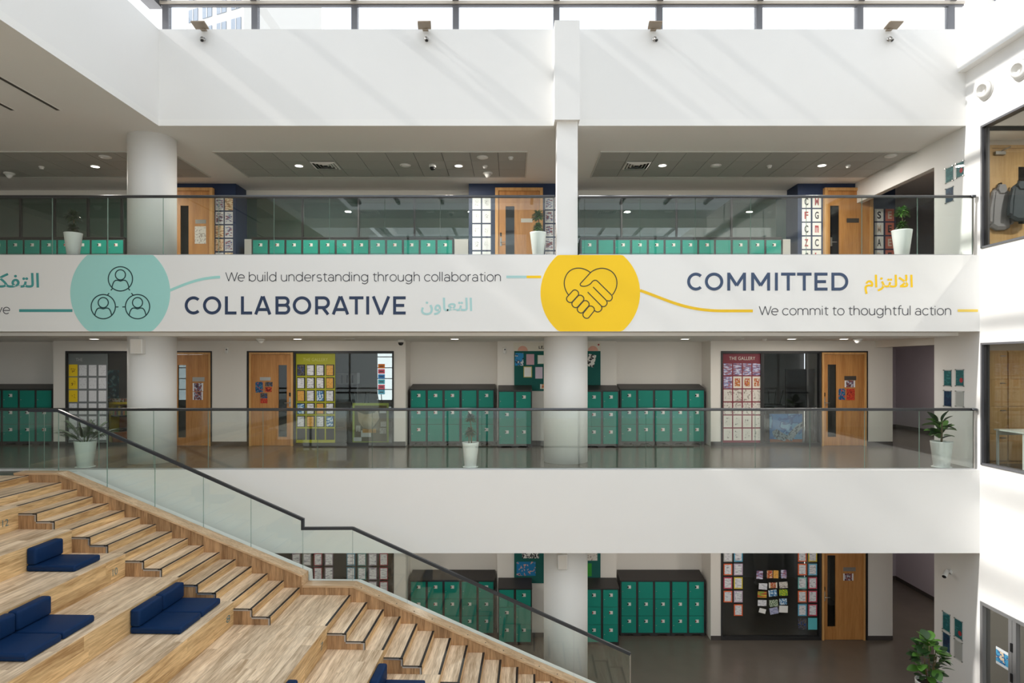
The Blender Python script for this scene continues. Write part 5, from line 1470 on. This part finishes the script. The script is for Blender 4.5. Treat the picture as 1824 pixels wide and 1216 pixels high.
def tufted(px, Y, zf, h, tiers, label, grp, rb=0.095, rt=0.148, lean=0.0, seed=1, m=None, bright=False):
    r = random.Random(seed); c = (WX(px, Y), Y, zf)
    t = thing('potted_plant', label, 'plant', c, grp)
    pot(t, c, rb, rt, h)
    top = max(z for z, R in tiers)
    tube('stem', [(c[0] + 0.02, c[1], zf + h - 0.06), (c[0] + 0.012 + lean * 0.5, c[1], zf + h + (top - h) * 0.5), (c[0] + lean, c[1], zf + top)], [0.012, 0.010, 0.006], M_STEM, t, 8)
    tube('stem', [(c[0] - 0.03, c[1] + 0.01, zf + h - 0.06), (c[0] - 0.02, c[1], zf + tiers[0][0])], [0.011, 0.007], M_STEM, t, 8)
    for zt, R in tiers:
        V, Fc = [], []
        for i in range(190):
            a = r.uniform(0, 2 * math.pi); e = r.uniform(-0.25, 1.25)
            d = Vector((math.cos(a) * math.cos(e), math.sin(a) * math.cos(e), math.sin(e)))
            p = Vector((c[0] + lean * (zt - h) / (top - h + 1e-6), c[1], zf + zt - 0.02 + r.uniform(-0.03, 0.05)))
            blade(V, Fc, p, d, (0, 0, 1), R * r.uniform(0.7, 1.05), 0.016, 0.35)
        mesh_obj('foliage', V, Fc, m or (M_LEAFB if bright else M_LEAF), t)
YPL = 11.82
tufted(130.5, YPL, Z_UP, 0.47, [(0.55, 0.14), (0.78, 0.19)], 'white pot with a dark two tier plant on the top floor beside the round column', 'potted plants along the top balustrade', seed=2)
tufted(958.5, YPL, Z_UP, 0.48, [(0.58, 0.13), (0.80, 0.15)], 'white pot with a bright two tier plant by the square column', 'potted plants along the top balustrade', seed=3, bright=True)
tufted(1606.5, YPL, Z_UP, 0.52, [(0.60, 0.15), (0.86, 0.17)], 'white pot with a bright two tier plant on the top floor by the end wall', 'potted plants along the top balustrade', rb=0.11, rt=0.17, seed=4, bright=True)
YPM = 11.70
tufted(838, YPM, Z_MID, 0.45, [(0.64, 0.14), (0.90, 0.135)], 'white pot with a slim two tier plant in front of the long middle lockers', 'potted plants along the middle balustrade', rb=0.105, rt=0.15, seed=5)
# palm
c = (WX(152, YPM), YPM, Z_MID)
t = thing('potted_palm', 'white pot with a feathery palm behind the stair glass', 'plant', c, 'potted plants along the middle balustrade')
pot(t, c, 0.13, 0.178, 0.475)
r = random.Random(9)
for i in range(26):
    a = 2 * math.pi * i / 26 + r.uniform(-0.2, 0.2); e = r.uniform(0.7, 1.42); L = r.uniform(0.42, 0.68)
    base = Vector((c[0] + 0.05 * math.cos(a), c[1] + 0.05 * math.sin(a), Z_MID + 0.43))
    d = Vector((math.cos(a) * math.cos(e), math.sin(a) * math.cos(e), math.sin(e)))
    if d.y < 0: d.y *= 0.25
    V, Fc = [], []
    prev = None
    N = 16
    for k in range(N + 1):
        tt = k / N; q = base + d * L * tt + Vector((0, 0, -1)) * 0.30 * L * tt * tt
        if prev is not None:
            b = len(V); s = d.cross(Vector((0, 0, 1))).normalized() * 0.004
            V += [prev - s, prev + s, q + s, q - s]; Fc.append([b, b + 1, b + 2, b + 3])
        prev = q
        if k > 4:
            s = d.cross(Vector((0, 0, 1))).normalized()
            for sg in (-1, 1):
                blade(V, Fc, q, (d * 0.75 + s * sg * 0.8), (0, 0, 1), 0.19 * (1 - 0.5 * abs(tt - 0.6)), 0.013, 0.45, 3)
    V = [Vector((v[0], max(v[1], YB + 0.05), v[2])) for v in V]
    mesh_obj('frond', V, Fc, M_LEAFP, t)
# broad leaves
def leaf_mesh(name, m, wid=0.42, fold=0.12):
    V, Fc = [], []
    K = 7
    for i in range(K + 1):
        tt = i / K; w = wid * math.sin(math.pi * min(0.98, tt * 0.92 + 0.05)) ** 0.75; z = -0.22 * tt * tt
        V += [(-w, tt, z + fold * w / wid), (0, tt, z), (w, tt, z + fold * w / wid)]
    for i in range(K):
        a = 3 * i; Fc += [[a, a + 1, a + 4, a + 3], [a + 1, a + 2, a + 5, a + 4]]
    me = bpy.data.meshes.new(name); me.from_pydata(V, [], Fc); me.materials.append(m)
    me.polygons.foreach_set('use_smooth', [True] * len(me.polygons)); return me
def put_leaf(me, p, d, L, parent, roll=0.0):
    d = Vector(d).normalized(); x = d.cross(Vector((0, 0, 1)))
    if x.length < 1e-3: x = Vector((1, 0, 0))
    x.normalize(); z = x.cross(d)
    M = Matrix((x, d, z)).transposed() @ Matrix.Rotation(roll, 3, 'Y')
    o = bpy.data.objects.new('leaf', me); link(o, parent, p); o.rotation_euler = M.to_euler(); o.scale = (L, L, L)
c = (WX(1677, YPM), YPM, Z_MID)
t = thing('potted_plant', 'white pot with broad glossy leaves beside the wing wall on the middle floor', 'plant', c, 'potted plants along the middle balustrade')
pot(t, c, 0.13, 0.178, 0.47)
lm = leaf_mesh('broad_leaf', M_LEAFB, 0.30); lmd = leaf_mesh('broad_leaf_dark', M_LEAF, 0.30)
r = random.Random(5)
for i in range(26):
    a = r.uniform(0, 2 * math.pi); e = r.uniform(-0.1, 1.1); L = r.uniform(0.17, 0.27)
    hgt = 0.52 + 0.30 * i / 26 + r.uniform(-0.03, 0.03)
    p = Vector((c[0] + 0.06 * math.cos(a), c[1] + 0.03 + 0.03 * math.sin(a), Z_MID + hgt))
    dy_ = math.sin(a) * math.cos(e)
    put_leaf(r.choice((lm, lmd)), p, (math.cos(a) * math.cos(e), dy_ if dy_ > 0 else dy_ * 0.25, math.sin(e)), L, t, r.uniform(-0.4, 0.4))
tube('stem', [(c[0], c[1], Z_MID + 0.40), (c[0] + 0.01, c[1], Z_MID + 0.82)], [0.02, 0.012], M_STEM, t, 8)
# fig tree on the lowest floor
YF = 11.0
c = (WX(1655, YF), YF, Z_LOW)
t = thing('potted_fig', 'white pot with a bushy fiddle leaf fig under the wing wall notices', 'plant', c)
ztop = WZ(1212, YF) - Z_LOW
pot(t, c, 0.15, 0.21, ztop)
lf = leaf_mesh('fig_leaf', M_LEAFB, 0.40, 0.08); lfd = leaf_mesh('fig_leaf_dark', M_LEAF, 0.40, 0.08)
r = random.Random(12)
H = 0.66
for sx, sy, hh in ((0.0, 0.0, H), (0.10, 0.03, H * 0.85), (-0.09, -0.03, H * 0.9), (0.03, -0.09, H * 0.75)):
    tube('stem', [(c[0] + sx * 0.3, c[1] + sy * 0.3, Z_LOW + ztop - 0.06), (c[0] + sx, c[1] + sy, Z_LOW + ztop + hh * 0.5), (c[0] + sx * 1.5, c[1] + sy * 1.5, Z_LOW + ztop + hh)], [0.014, 0.010, 0.006], M_STEM, t, 8)
for i in range(78):
    a = r.uniform(0, 2 * math.pi); f = i / 78
    rad = 0.20 * math.sin(math.pi * (0.18 + 0.75 * f)) * r.uniform(0.5, 1.0)
    e = r.uniform(-0.35, 0.9)
    p = Vector((c[0] + rad * math.cos(a), c[1] + rad * math.sin(a), Z_LOW + ztop + 0.05 + H * f))
    put_leaf(lf if r.random() > 0.4 else lfd, p, (math.cos(a) * math.cos(e), math.sin(a) * math.cos(e), math.sin(e)), r.uniform(0.15, 0.21), t, r.uniform(-0.5, 0.5))

# ================================================================== ROOMS BEHIND THE END WALL
def wing_window(n, y0, y1, z0, z1, label, doorlike=False):
    g = thing('window_%d' % n, label, 'window', (X_R, y1, z0), kind='structure')
    m = M_ALU if doorlike else M_MULL
    f = 0.06 if doorlike else 0.035
    xa, xb = X_R - 0.02, X_R + 0.12
    bx('frame', xa, xb, y0, y1, z1 - f, z1, m, g)
    bx('frame', xa, xb, y1 - f, y1, z0, z1 - f, m, g)
    bx('frame', xa, xb, y0, y0 + f, z0, z1 - f, m, g)
    if not doorlike: bx('frame', xa, xb, y0, y1, z0, z0 + f, m, g)
    bx('pane', X_R + 0.05, X_R + 0.062, y0 + f, y1 - f, z0 + (0 if doorlike else f), z1 - f, M_WGLASS, g)
    if doorlike:
        for y in (10.66, 9.8, 8.94, 8.08):
            bx('door_stile', X_R - 0.01, X_R + 0.06, y - 0.005, y + 0.075, z0 + 0.02, z1 - f, M_ALU, g)
            bx('door_stile', X_R - 0.01, X_R + 0.06, y - 0.09, y - 0.012, z0 + 0.02, z1 - f, M_ALU, g)
            for zz in (0.95, 1.45): bx('hinge', X_R - 0.03, X_R - 0.01, y - 0.028, y + 0.012, zz, zz + 0.14, M_BLACK, g)
    else:
        bx('seal', X_R + 0.02, X_R + 0.05, y1 - f - 0.05, y1 - f, z0 + f, z1 - f, M_FRAME, g)
    return g
wing_window(12, 6.0, 11.36, 8.226, 10.38, 'long window of the top room in the sunlit end wall')
wing_window(13, 6.0, 11.36, 4.426, 6.568, 'long window of the middle room in the sunlit end wall')
wing_window(14, 7.0, 11.37, Z_LOW, 2.03, 'silver framed folding glass doors at the foot of the end wall', True)
YW = 12.5
# top room: maple door with closer, jackets
d = thing('door_8', 'maple veneer door inside the top room behind the end wall window', 'door', (9.75, YW, Z_UP), kind='structure')
bx('frame', 9.20, 9.26, YW - 0.04, YW - 0.005, Z_UP, 10.42, M_BEIGE, d)
bx('frame', 10.32, 10.38, YW - 0.04, YW - 0.005, Z_UP, 10.42, M_BEIGE, d)
bx('frame', 9.26, 10.32, YW - 0.04, YW - 0.005, 10.36, 10.42, M_BEIGE, d)
lf_ = bx('leaf', 9.265, 10.315, YW - 0.03, YW - 0.008, Z_UP + 0.01, 10.355, M_BEIGE, d)
bx('vision_panel', 9.78, 9.98, YW - 0.033, YW - 0.03, 8.9, 10.0, M_BLACKP, lf_)
cl = bx('closer', 9.30, 9.50, YW - 0.09, YW - 0.03, 10.22, 10.29, M_STEEL, lf_, 0.006)
tube('closer_arm', [(9.42, YW - 0.09, 10.29), (9.58, YW - 0.10, 10.37)], 0.009, M_STEEL, lf_, 8)
def jacket(x, z, y, w, h, m, label, lean=0.0):
    t = thing('jacket', label, 'jacket', (x, y, z - h), 'jackets on the door hooks')
    def body(name, outline, dep, yy):
        V, Fc = [], []
        n = len(outline)
        for k, (s, o) in enumerate(((1.0, 0.0), (0.97, -dep * 0.5), (0.84, -dep))):
            cx = sum(p[0] for p in outline) / n; cz = sum(p[1] for p in outline) / n
            V += [(x + cx + (p[0] - cx) * s + lean * (p[1]), yy + o, z + cz + (p[1] - cz) * s) for p in outline]
        for k in range(2):
            for i in range(n):
                j = (i + 1) % n; Fc.append([k * n + i, k * n + j, (k + 1) * n + j, (k + 1) * n + i])
        Fc.append([2 * n + i for i in range(n)]); Fc.append(list(range(n))[::-1])
        return mesh_obj(name, V, Fc, m, t)
    body('torso', [(-0.06 * w, 0.0), (0.06 * w, 0.0), (0.32 * w, -0.10 * h), (0.42 * w, -0.4 * h), (0.46 * w, -0.95 * h), (0.2 * w, -1.0 * h), (-0.2 * w, -1.0 * h), (-0.46 * w, -0.93 * h), (-0.40 * w, -0.4 * h), (-0.32 * w, -0.10 * h)], 0.07, y)
    for s in (-1, 1):
        body('sleeve', [(s * 0.30 * w, -0.10 * h), (s * 0.42 * w, -0.14 * h), (s * 0.58 * w, -0.55 * h), (s * 0.60 * w, -0.86 * h), (s * 0.46 * w, -0.88 * h), (s * 0.42 * w, -0.5 * h)], 0.06, y - 0.02)
    body('hood', [(-0.15 * w, 0.02 * h), (0.15 * w, 0.02 * h), (0.24 * w, -0.1 * h), (0.12 * w, -0.2 * h), (-0.12 * w, -0.2 * h), (-0.24 * w, -0.1 * h)], 0.05, y - 0.05)
    bx('hook', x - 0.012, x + 0.012, y - 0.06, y + 0.02, z + 0.02, z + 0.05, M_BLACKP, t)
jacket(9.38, 9.62, YW - 0.07, 0.40, 0.86, mat('grey_fleece', (150, 150, 154), 0.9, var=0.08, scale=30), 'light grey hooded jacket hanging on the maple door')
jacket(9.64, 9.64, YW - 0.22, 0.40, 0.74, mat('charcoal_fleece', (74, 82, 88), 0.9, var=0.08, scale=30), 'dark grey jacket hanging over the light one')
# middle room: maple cupboards, table, chair
for i in range(3):
    x0 = 8.55 + 0.75 * i
    cb_ = thing('cupboard', 'tall maple cupboard in the middle room, %s from the fascia corner' % ordn[i], 'cupboard', (x0 + 0.37, YW - 0.2, Z_MID), 'maple cupboards in the middle room')
    bx('carcass', x0, x0 + 0.74, YW - 0.38, YW - 0.005, Z_MID, 6.45, M_BEIGE, cb_)
    for k in range(4):
        z0 = Z_MID + 0.06 + k * 0.51
        dd = bx('drawer_front' if k == 0 else 'door', x0 + 0.01, x0 + 0.73, YW - 0.40, YW - 0.381, z0, z0 + 0.50, M_BEIGE, cb_)
        bx('handle', x0 + 0.60, x0 + 0.70, YW - 0.415, YW - 0.401, z0 + 0.42, z0 + 0.435, M_STEEL, dd)
tb = thing('table', 'pale topped table with slim light legs in the middle room', 'table', (9.2, 11.1, Z_MID))
M_PALE = mat('pale_laminate', (226, 230, 222), 0.4)
bx('table_top', 8.52, 9.92, 10.75, 11.42, Z_MID + 0.70, Z_MID + 0.725, M_PALE, tb, 0.004)
for x in (8.56, 9.88):
    for y in (10.79, 11.38):
        bx('leg', x - 0.016, x + 0.016, y - 0.016, y + 0.016, Z_MID, Z_MID + 0.70, M_PALE, tb)
bx('apron', 8.58, 9.86, 11.37, 11.39, Z_MID + 0.62, Z_MID + 0.70, M_PALE, tb)
ch = thing('chair', 'small dark blue chair with steel legs under the pale table', 'chair', (9.05, 10.55, Z_MID))
bx('seat', 8.86, 9.24, 10.36, 10.74, Z_MID + 0.43, Z_MID + 0.455, mat('navy_plastic', (40, 56, 84), 0.4), ch, 0.008, 2)
bx('backrest', 8.88, 9.22, 10.33, 10.355, Z_MID + 0.58, Z_MID + 0.80, mat('navy_plastic', (40, 56, 84), 0.4), ch, 0.008, 2)
for sx in (-1, 1):
    tube('leg', [(9.05 + sx * 0.16, 10.70, Z_MID + 0.43), (9.05 + sx * 0.19, 10.76, Z_MID)], 0.011, M_ALU, ch, 8)
    tube('leg', [(9.05 + sx * 0.16, 10.34, Z_MID + 0.82), (9.05 + sx * 0.16, 10.36, Z_MID + 0.43), (9.05 + sx * 0.19, 10.30, Z_MID)], 0.011, M_ALU, ch, 8)
# lowest room
tag(bx('poster', X_R + 0.043, X_R + 0.05, FPX * X_R / (1793 - CX), FPX * X_R / (1769.5 - CX), 1.07, 1.36, printed('blue_scene', (90, 176, 220), [(30, 96, 160), (240, 220, 190)], 12, 0.5, (238, 242, 246), (0.5, 0.10))),
    'blue and white poster on the folding glass doors', 'poster')
ac = thing('armchair', 'black round backed chair behind the folding glass doors', 'chair', (9.25, 10.9, Z_LOW))
bx('seat', 8.95, 9.55, 10.6, 11.2, 0.32, 0.44, M_BLACKP, ac, 0.04, 3)
prism('backrest', [(9.25 + 0.33 * math.cos(math.pi * i / 12), 0.44 + 0.46 * math.sin(math.pi * i / 12)) for i in range(13)], 'y', 11.2, 11.26, M_BLACKP, ac)
for sx in (-1, 1):
    for sy in (-1, 1):
        bx('leg', 9.25 + sx * 0.24 - 0.02, 9.25 + sx * 0.24 + 0.02, 10.9 + sy * 0.24 - 0.02, 10.9 + sy * 0.24 + 0.02, Z_LOW, 0.325, M_BLACKP, ac)
# unseen lamps added to light the rooms behind the end wall
for z, w in ((Z_SOF, 'top'), (Z_CMID, 'middle'), (2.86, 'lowest')):
    for y in (10.6, 8.2):
        downlight(10.0, y, z, True, 'added fill downlight in the %s room behind the end wall, %s its far wall' % (w, 'near' if y > 10 else 'away from'), 'fill lamps added in the end rooms')

# ================================================================== THINGS INSIDE THE CLASSROOMS
Yi = 15.25
bc = thing('bookcase', 'yellow framed open bookcase behind the classroom window beside the round column', 'bookcase', (WX(228, Yi), Yi, Z_MID))
M_BCY = mat('yellow_frame', (226, 198, 0), 0.5)
x0, x1 = WX(194, Yi), WX(262, Yi); zt = WZ(720, Yi)
bx('side', x0, x0 + 0.045, Yi, Yi + 0.35, Z_MID, zt, M_BCY, bc); bx('side', x1 - 0.045, x1, Yi, Yi + 0.35, Z_MID, zt, M_BCY, bc)
bx('top', x0, x1, Yi, Yi + 0.35, zt, zt + 0.05, M_BCY, bc)
for zz in (Z_MID + 0.30, Z_MID + 0.62): bx('shelf', x0 + 0.045, x1 - 0.045, Yi, Yi + 0.34, zz, zz + 0.025, M_FRAME, bc)
bx('back_panel', x0 + 0.045, x1 - 0.045, Yi + 0.33, Yi + 0.35, Z_MID, zt, mat('terracotta', (176, 100, 60), 0.7), bc)
rb_ = random.Random(4)
xx = x0 + 0.06; i = 0
bcol = [(120, 150, 60), (150, 60, 50), (60, 90, 60), (190, 170, 70), (70, 70, 80), (200, 120, 60)]
onm = ['first', 'second', 'third', 'fourth', 'fifth', 'sixth', 'seventh', 'eighth', 'ninth', 'tenth']
cn = ['olive', 'brick red', 'dark green', 'mustard', 'charcoal', 'orange']
while xx < x1 - 0.1 and i < 10:
    w = rb_.uniform(0.03, 0.055); h = rb_.uniform(0.16, 0.24)
    tag(bx('book', xx, xx + w, Yi + 0.05, Yi + 0.28, Z_MID + 0.646, Z_MID + 0.646 + h, mat('book_%d' % (i % 6), bcol[i % 6], 0.6)), '%s book on the yellow bookcase, %s along the shelf' % (cn[i % 6], onm[i]), 'book', 'books on the yellow bookcase')
    xx += w + 0.006; i += 1
tag(bx('storage_bin', x0 + 0.06, x0 + 0.5, Yi + 0.03, Yi + 0.3, Z_MID + 0.001, Z_MID + 0.26, mat('terracotta', (176, 100, 60), 0.7), None, 0.01), 'terracotta storage bin at the bottom of the yellow bookcase', 'bin')
sheet('poster', 192, 212, 659, 711, 16.4, printed('teal_poster', (26, 86, 110), [(60, 140, 160), (150, 190, 200)], 8, 0.52), 'tall teal poster inside the classroom beside the grey display', 'poster')
tag(bx('planter_box', WX(195, Yi + .1), WX(224, Yi + .1), Yi + 0.05, Yi + 0.22, zt + 0.051, zt + 0.13, printed('floral', (190, 186, 176), [(176, 50, 60), (70, 110, 60)], 22, 0.48)), 'floral tissue box on top of the yellow bookcase', 'box')

# poster board with lime border behind the classroom window
Yb = 14.95
pbd = thing('poster_board', 'brown poster board with a lime scalloped border standing behind the classroom window', 'poster board', (WX(660, Yb), Yb, Z_MID))
bx('board', WX(629, Yb), WX(691.5, Yb), Yb, Yb + 0.03, WZ(789, Yb), WZ(719, Yb), mat('board_brown', (112, 98, 62), 0.8, var=0.15, scale=8), pbd)
mlb = mat('lime_border', (188, 204, 84), 0.6)
for a, b, c_, d_ in ((628, 692.5, 717.5, 722), (628, 692.5, 786, 790), (628, 631.5, 722, 786), (689, 692.5, 722, 786)):
    bx('border', WX(a, Yb), WX(b, Yb), Yb - 0.004, Yb, WZ(d_, Yb), WZ(c_, Yb), mlb, pbd)
mcl = mat('clay', (198, 178, 146), 0.7, var=0.1)
along_y('face_mask', [(0.0, 0.09), (0.07, 0.08), (0.14, 0.045), (0.165, 0.0)][::-1], (WX(657, Yb), Yb, WZ(752, Yb)), mcl, pbd, 24)
prism('scroll', [(WX(x, Yb), WZ(y, Yb)) for x, y in ((637, 733), (650, 738), (668, 735), (673, 727), (676, 745), (664, 762), (648, 762), (639, 750))], 'y', Yb - 0.02, Yb - 0.003, mcl, pbd)
for k, (x, y, w, h, m) in enumerate(((649, 772, 18, 12, M_PAPER), (635, 763, 8, 11, P_FADE), (680, 755, 10, 9, P_FADE), (679, 767, 11, 10, P_FADE), (634, 782, 14, 7, M_PAPER), (679, 731, 12, 9, M_PAPER), (655, 767, 24, 7, P_ORANGE))):
    bx('note', WX(x - w / 2 + 3, Yb), WX(x + w / 2 + 3, Yb), Yb - 0.003 - 0.001 * k, Yb - 0.0005, WZ(y + h / 2, Yb), WZ(y - h / 2, Yb), m, pbd)
for k, col_ in enumerate(((230, 130, 50), (226, 96, 120), (60, 140, 210), (90, 190, 210), (226, 110, 130), (110, 190, 220))):
    o = sheet('word_card', 673.5, 685.5, 648 + k * 9.2, 656 + k * 9.2, Yg, mat('wordcard_%d' % k, col_, 0.6), '%s word card, %s down the strip on the classroom window' % (('orange', 'pink', 'blue', 'cyan', 'rose', 'pale blue')[k], onm[k]), 'card', 'word cards on the classroom window')
    bx('print', WX(676, Yg), WX(683, Yg), Yg - 0.0042, Yg - 0.003, WZ(653.0 + k * 9.2, Yg), WZ(651.4 + k * 9.2, Yg), M_INK, o)
# monitor on the far classroom wall and a cabinet
def flat_screen(p0, p1, q0, q1, Y, label):
    t = thing('wall_screen', label, 'screen', (WX((p0 + p1) / 2, Y), Y, WZ(q1, Y)), 'dark screens in the classrooms')
    bx('housing', WX(p0, Y), WX(p1, Y), Y, Y + 0.06, WZ(q1, Y), WZ(q0, Y), M_FRAME, t)
    bx('glass', WX(p0 + 2, Y), WX(p1 - 2, Y), Y - 0.004, Y, WZ(q1 - 2, Y), WZ(q0 + 2, Y), mat('screen_glass', (36, 38, 42), 0.12), t)
flat_screen(600, 636, 684, 716, 17.5, 'black screen in the classroom behind the lime display')
flat_screen(1400, 1451, 657, 730, 16.6, 'large dark screen on a stand behind the gallery side window')
wu = thing('wall_cupboard', 'grey wall cupboard with dark slits above the classroom screen', 'cupboard', (WX(618, 17.6), 17.6, WZ(684, 17.6)))
bx('body', WX(600, 17.6), WX(636, 17.6), 17.6, 17.9, WZ(683.5, 17.6), WZ(664, 17.6), mat('cupboard_grey', (120, 120, 120), 0.6), wu)
for px in (609, 618.5, 628): bx('slit', WX(px - 1.2, 17.6), WX(px + 1.2, 17.6), 17.594, 17.6, WZ(682, 17.6), WZ(668, 17.6), M_BLACK, wu)
# classroom table with upturned chairs
for q, (px, Y, w) in enumerate(((668, 16.4, 'behind the lime bordered board'), (1400, 17.8, 'behind the gallery side window'))):
    tx = WX(px, Y)
    tb2 = thing('table', 'dark classroom table ' + w, 'table', (tx, Y, Z_MID), 'classroom tables')
    bx('table_top', tx - 0.7, tx + 0.7, Y - 0.3, Y + 0.3, Z_MID + 0.70, Z_MID + 0.73, M_GREYMETAL, tb2)
    for sx in (-1, 1):
        for sy in (-1, 1): bx('leg', tx + sx * 0.66 - 0.02, tx + sx * 0.66 + 0.02, Y + sy * 0.26 - 0.02, Y + sy * 0.26 + 0.02, Z_MID, Z_MID + 0.70, M_FRAME, tb2)
    for k, dx in enumerate((-0.38, 0.30)):
        cx = tx + dx; z = Z_MID + 0.731
        c2 = thing('chair', 'black chair turned upside down on the classroom table %s, %s' % (w, ('first', 'second')[k]), 'chair', (cx, Y, z), 'upturned classroom chairs')
        bx('seat', cx - 0.2, cx + 0.2, Y - 0.2, Y + 0.2, z, z + 0.03, M_BLACKP, c2, 0.008)
        bx('backrest', cx - 0.18, cx + 0.18, Y + 0.305, Y + 0.325, z - 0.30, z - 0.05, M_BLACKP, c2)
        for sx in (-1, 1):
            tube('leg', [(cx + sx * 0.15, Y - 0.15, z + 0.03), (cx + sx * 0.2, Y - 0.24, z + 0.42)], 0.011, M_FRAME, c2, 6)
            tube('leg', [(cx + sx * 0.15, Y + 0.31, z - 0.2), (cx + sx * 0.15, Y + 0.2, z + 0.01), (cx + sx * 0.2, Y + 0.24, z + 0.42)], 0.011, M_FRAME, c2, 6)
# painting leaning behind the gallery side window
Yp2 = 14.95
pt = thing('painting', 'large blue painting of reaching hands behind the gallery side window', 'painting', (WX(1400, Yp2), Yp2, Z_MID + 0.02))
bx('canvas', WX(1371, Yp2), WX(1429, Yp2), Yp2, Yp2 + 0.03, WZ(790, Yp2), WZ(737, Yp2), printed('blue_paint', (60, 128, 196), [(36, 96, 164), (110, 168, 214)], 5, 0.48), pt)
bx('ground_band', WX(1371, Yp2), WX(1429, Yp2), Yp2 - 0.002, Yp2, WZ(790, Yp2), WZ(782, Yp2), mat('rust_paint', (168, 104, 76), 0.7, var=0.15), pt)
mh = printed('hand_paint', (160, 176, 188), [(70, 84, 100)], 22, 0.52)
for pts in (((1375, 768), (1384, 764), (1396, 772), (1404, 776), (1398, 786), (1384, 782), (1378, 776)), ((1400, 780), (1406, 770), (1418, 758), (1429, 750), (1429, 762), (1418, 774), (1410, 786))):
    prism('painted_hand', [(WX(x, Yp2), WZ(y, Yp2)) for x, y in pts], 'y', Yp2 - 0.004, Yp2 - 0.002, mh, pt)

# ================================================================== OUTSIDE: TOWERS SEEN THROUGH THE SKYLIGHT
M_TOWER = mat('tower_render', (206, 204, 200), 0.8)
M_TWIN = mat('tower_glass', (84, 104, 126), 0.5)
def tower(cx, cy, w, dpt, h, rz, label, cols, rows, z0):
    o = bpy.data.objects.new('tower_block', None); COL.objects.link(o); o.location = (cx, cy, -0.9); o.rotation_euler = (0, 0, rz); ORG[o.name] = Vector((0, 0, 0))
    tag(o, label, 'building', 'towers beyond the skylight')
    b = bx('walls', -w / 2, w / 2, 0, dpt, 0, h, M_TOWER, o)
    for i in range(cols):
        for j in range(rows):
            x = -w / 2 + (i + 0.5) * w / cols; z = z0 + j * 1.55
            f = bx('window', x - w / cols * 0.33, x + w / cols * 0.33, -0.04, 0.05, z, z + 0.9, M_TWIN, o)
            bx('glazing_bar', x - 0.03, x + 0.03, -0.06, -0.04, z, z + 0.9, M_TOWER, f)
tower(-21.2, 46, 5.6, 8, 42, math.radians(-24), 'pale tower block with grey windows seen through the skylight by the bulkhead', 4, 6, 27.2)
tower(29.5, 38, 6.0, 8, 42, math.radians(30), 'pale tower block seen through the glass above the sunlit end wall', 4, 8, 18.5)
# unseen lamps added to brighten what stands behind the classroom windows
for i, (x, y, z) in enumerate(((-9.0, 16.3, Z_CMID), (-3.6, 16.3, Z_CMID), (7.0, 16.3, Z_CMID))):
    downlight(x, y, z, True, 'added fill downlight inside the middle classroom, %s from the stairs side' % ordn[i], 'fill lamps added in the classroom')

# windows in the classroom back wall
for i, (x0, x1) in enumerate(((-3.98, -2.6), (-10.4, -9.1))):
    w = thing('window_%d' % (15 + i), 'bright outside window at the back of the classroom behind the ' + ('lime display', 'round column door')[i], 'window', (x0, Y_BK, 5.1), kind='structure')
    bx('pane', x0, x1, Y_BK + 0.05, Y_BK + 0.06, 5.1, 6.5, M_WGLASS, w)
    for k in range(5):
        bx('glazing_bar', x0, x1, Y_BK + 0.03, Y_BK + 0.05, 5.1 + 0.32 * k, 5.125 + 0.32 * k, M_GREYMETAL, w)
    for k in range(4):
        xx = x0 + (x1 - x0) * k / 3
        bx('glazing_bar', xx - 0.015, xx + 0.015, Y_BK + 0.025, Y_BK + 0.03, 5.1, 6.5, M_GREYMETAL, w)
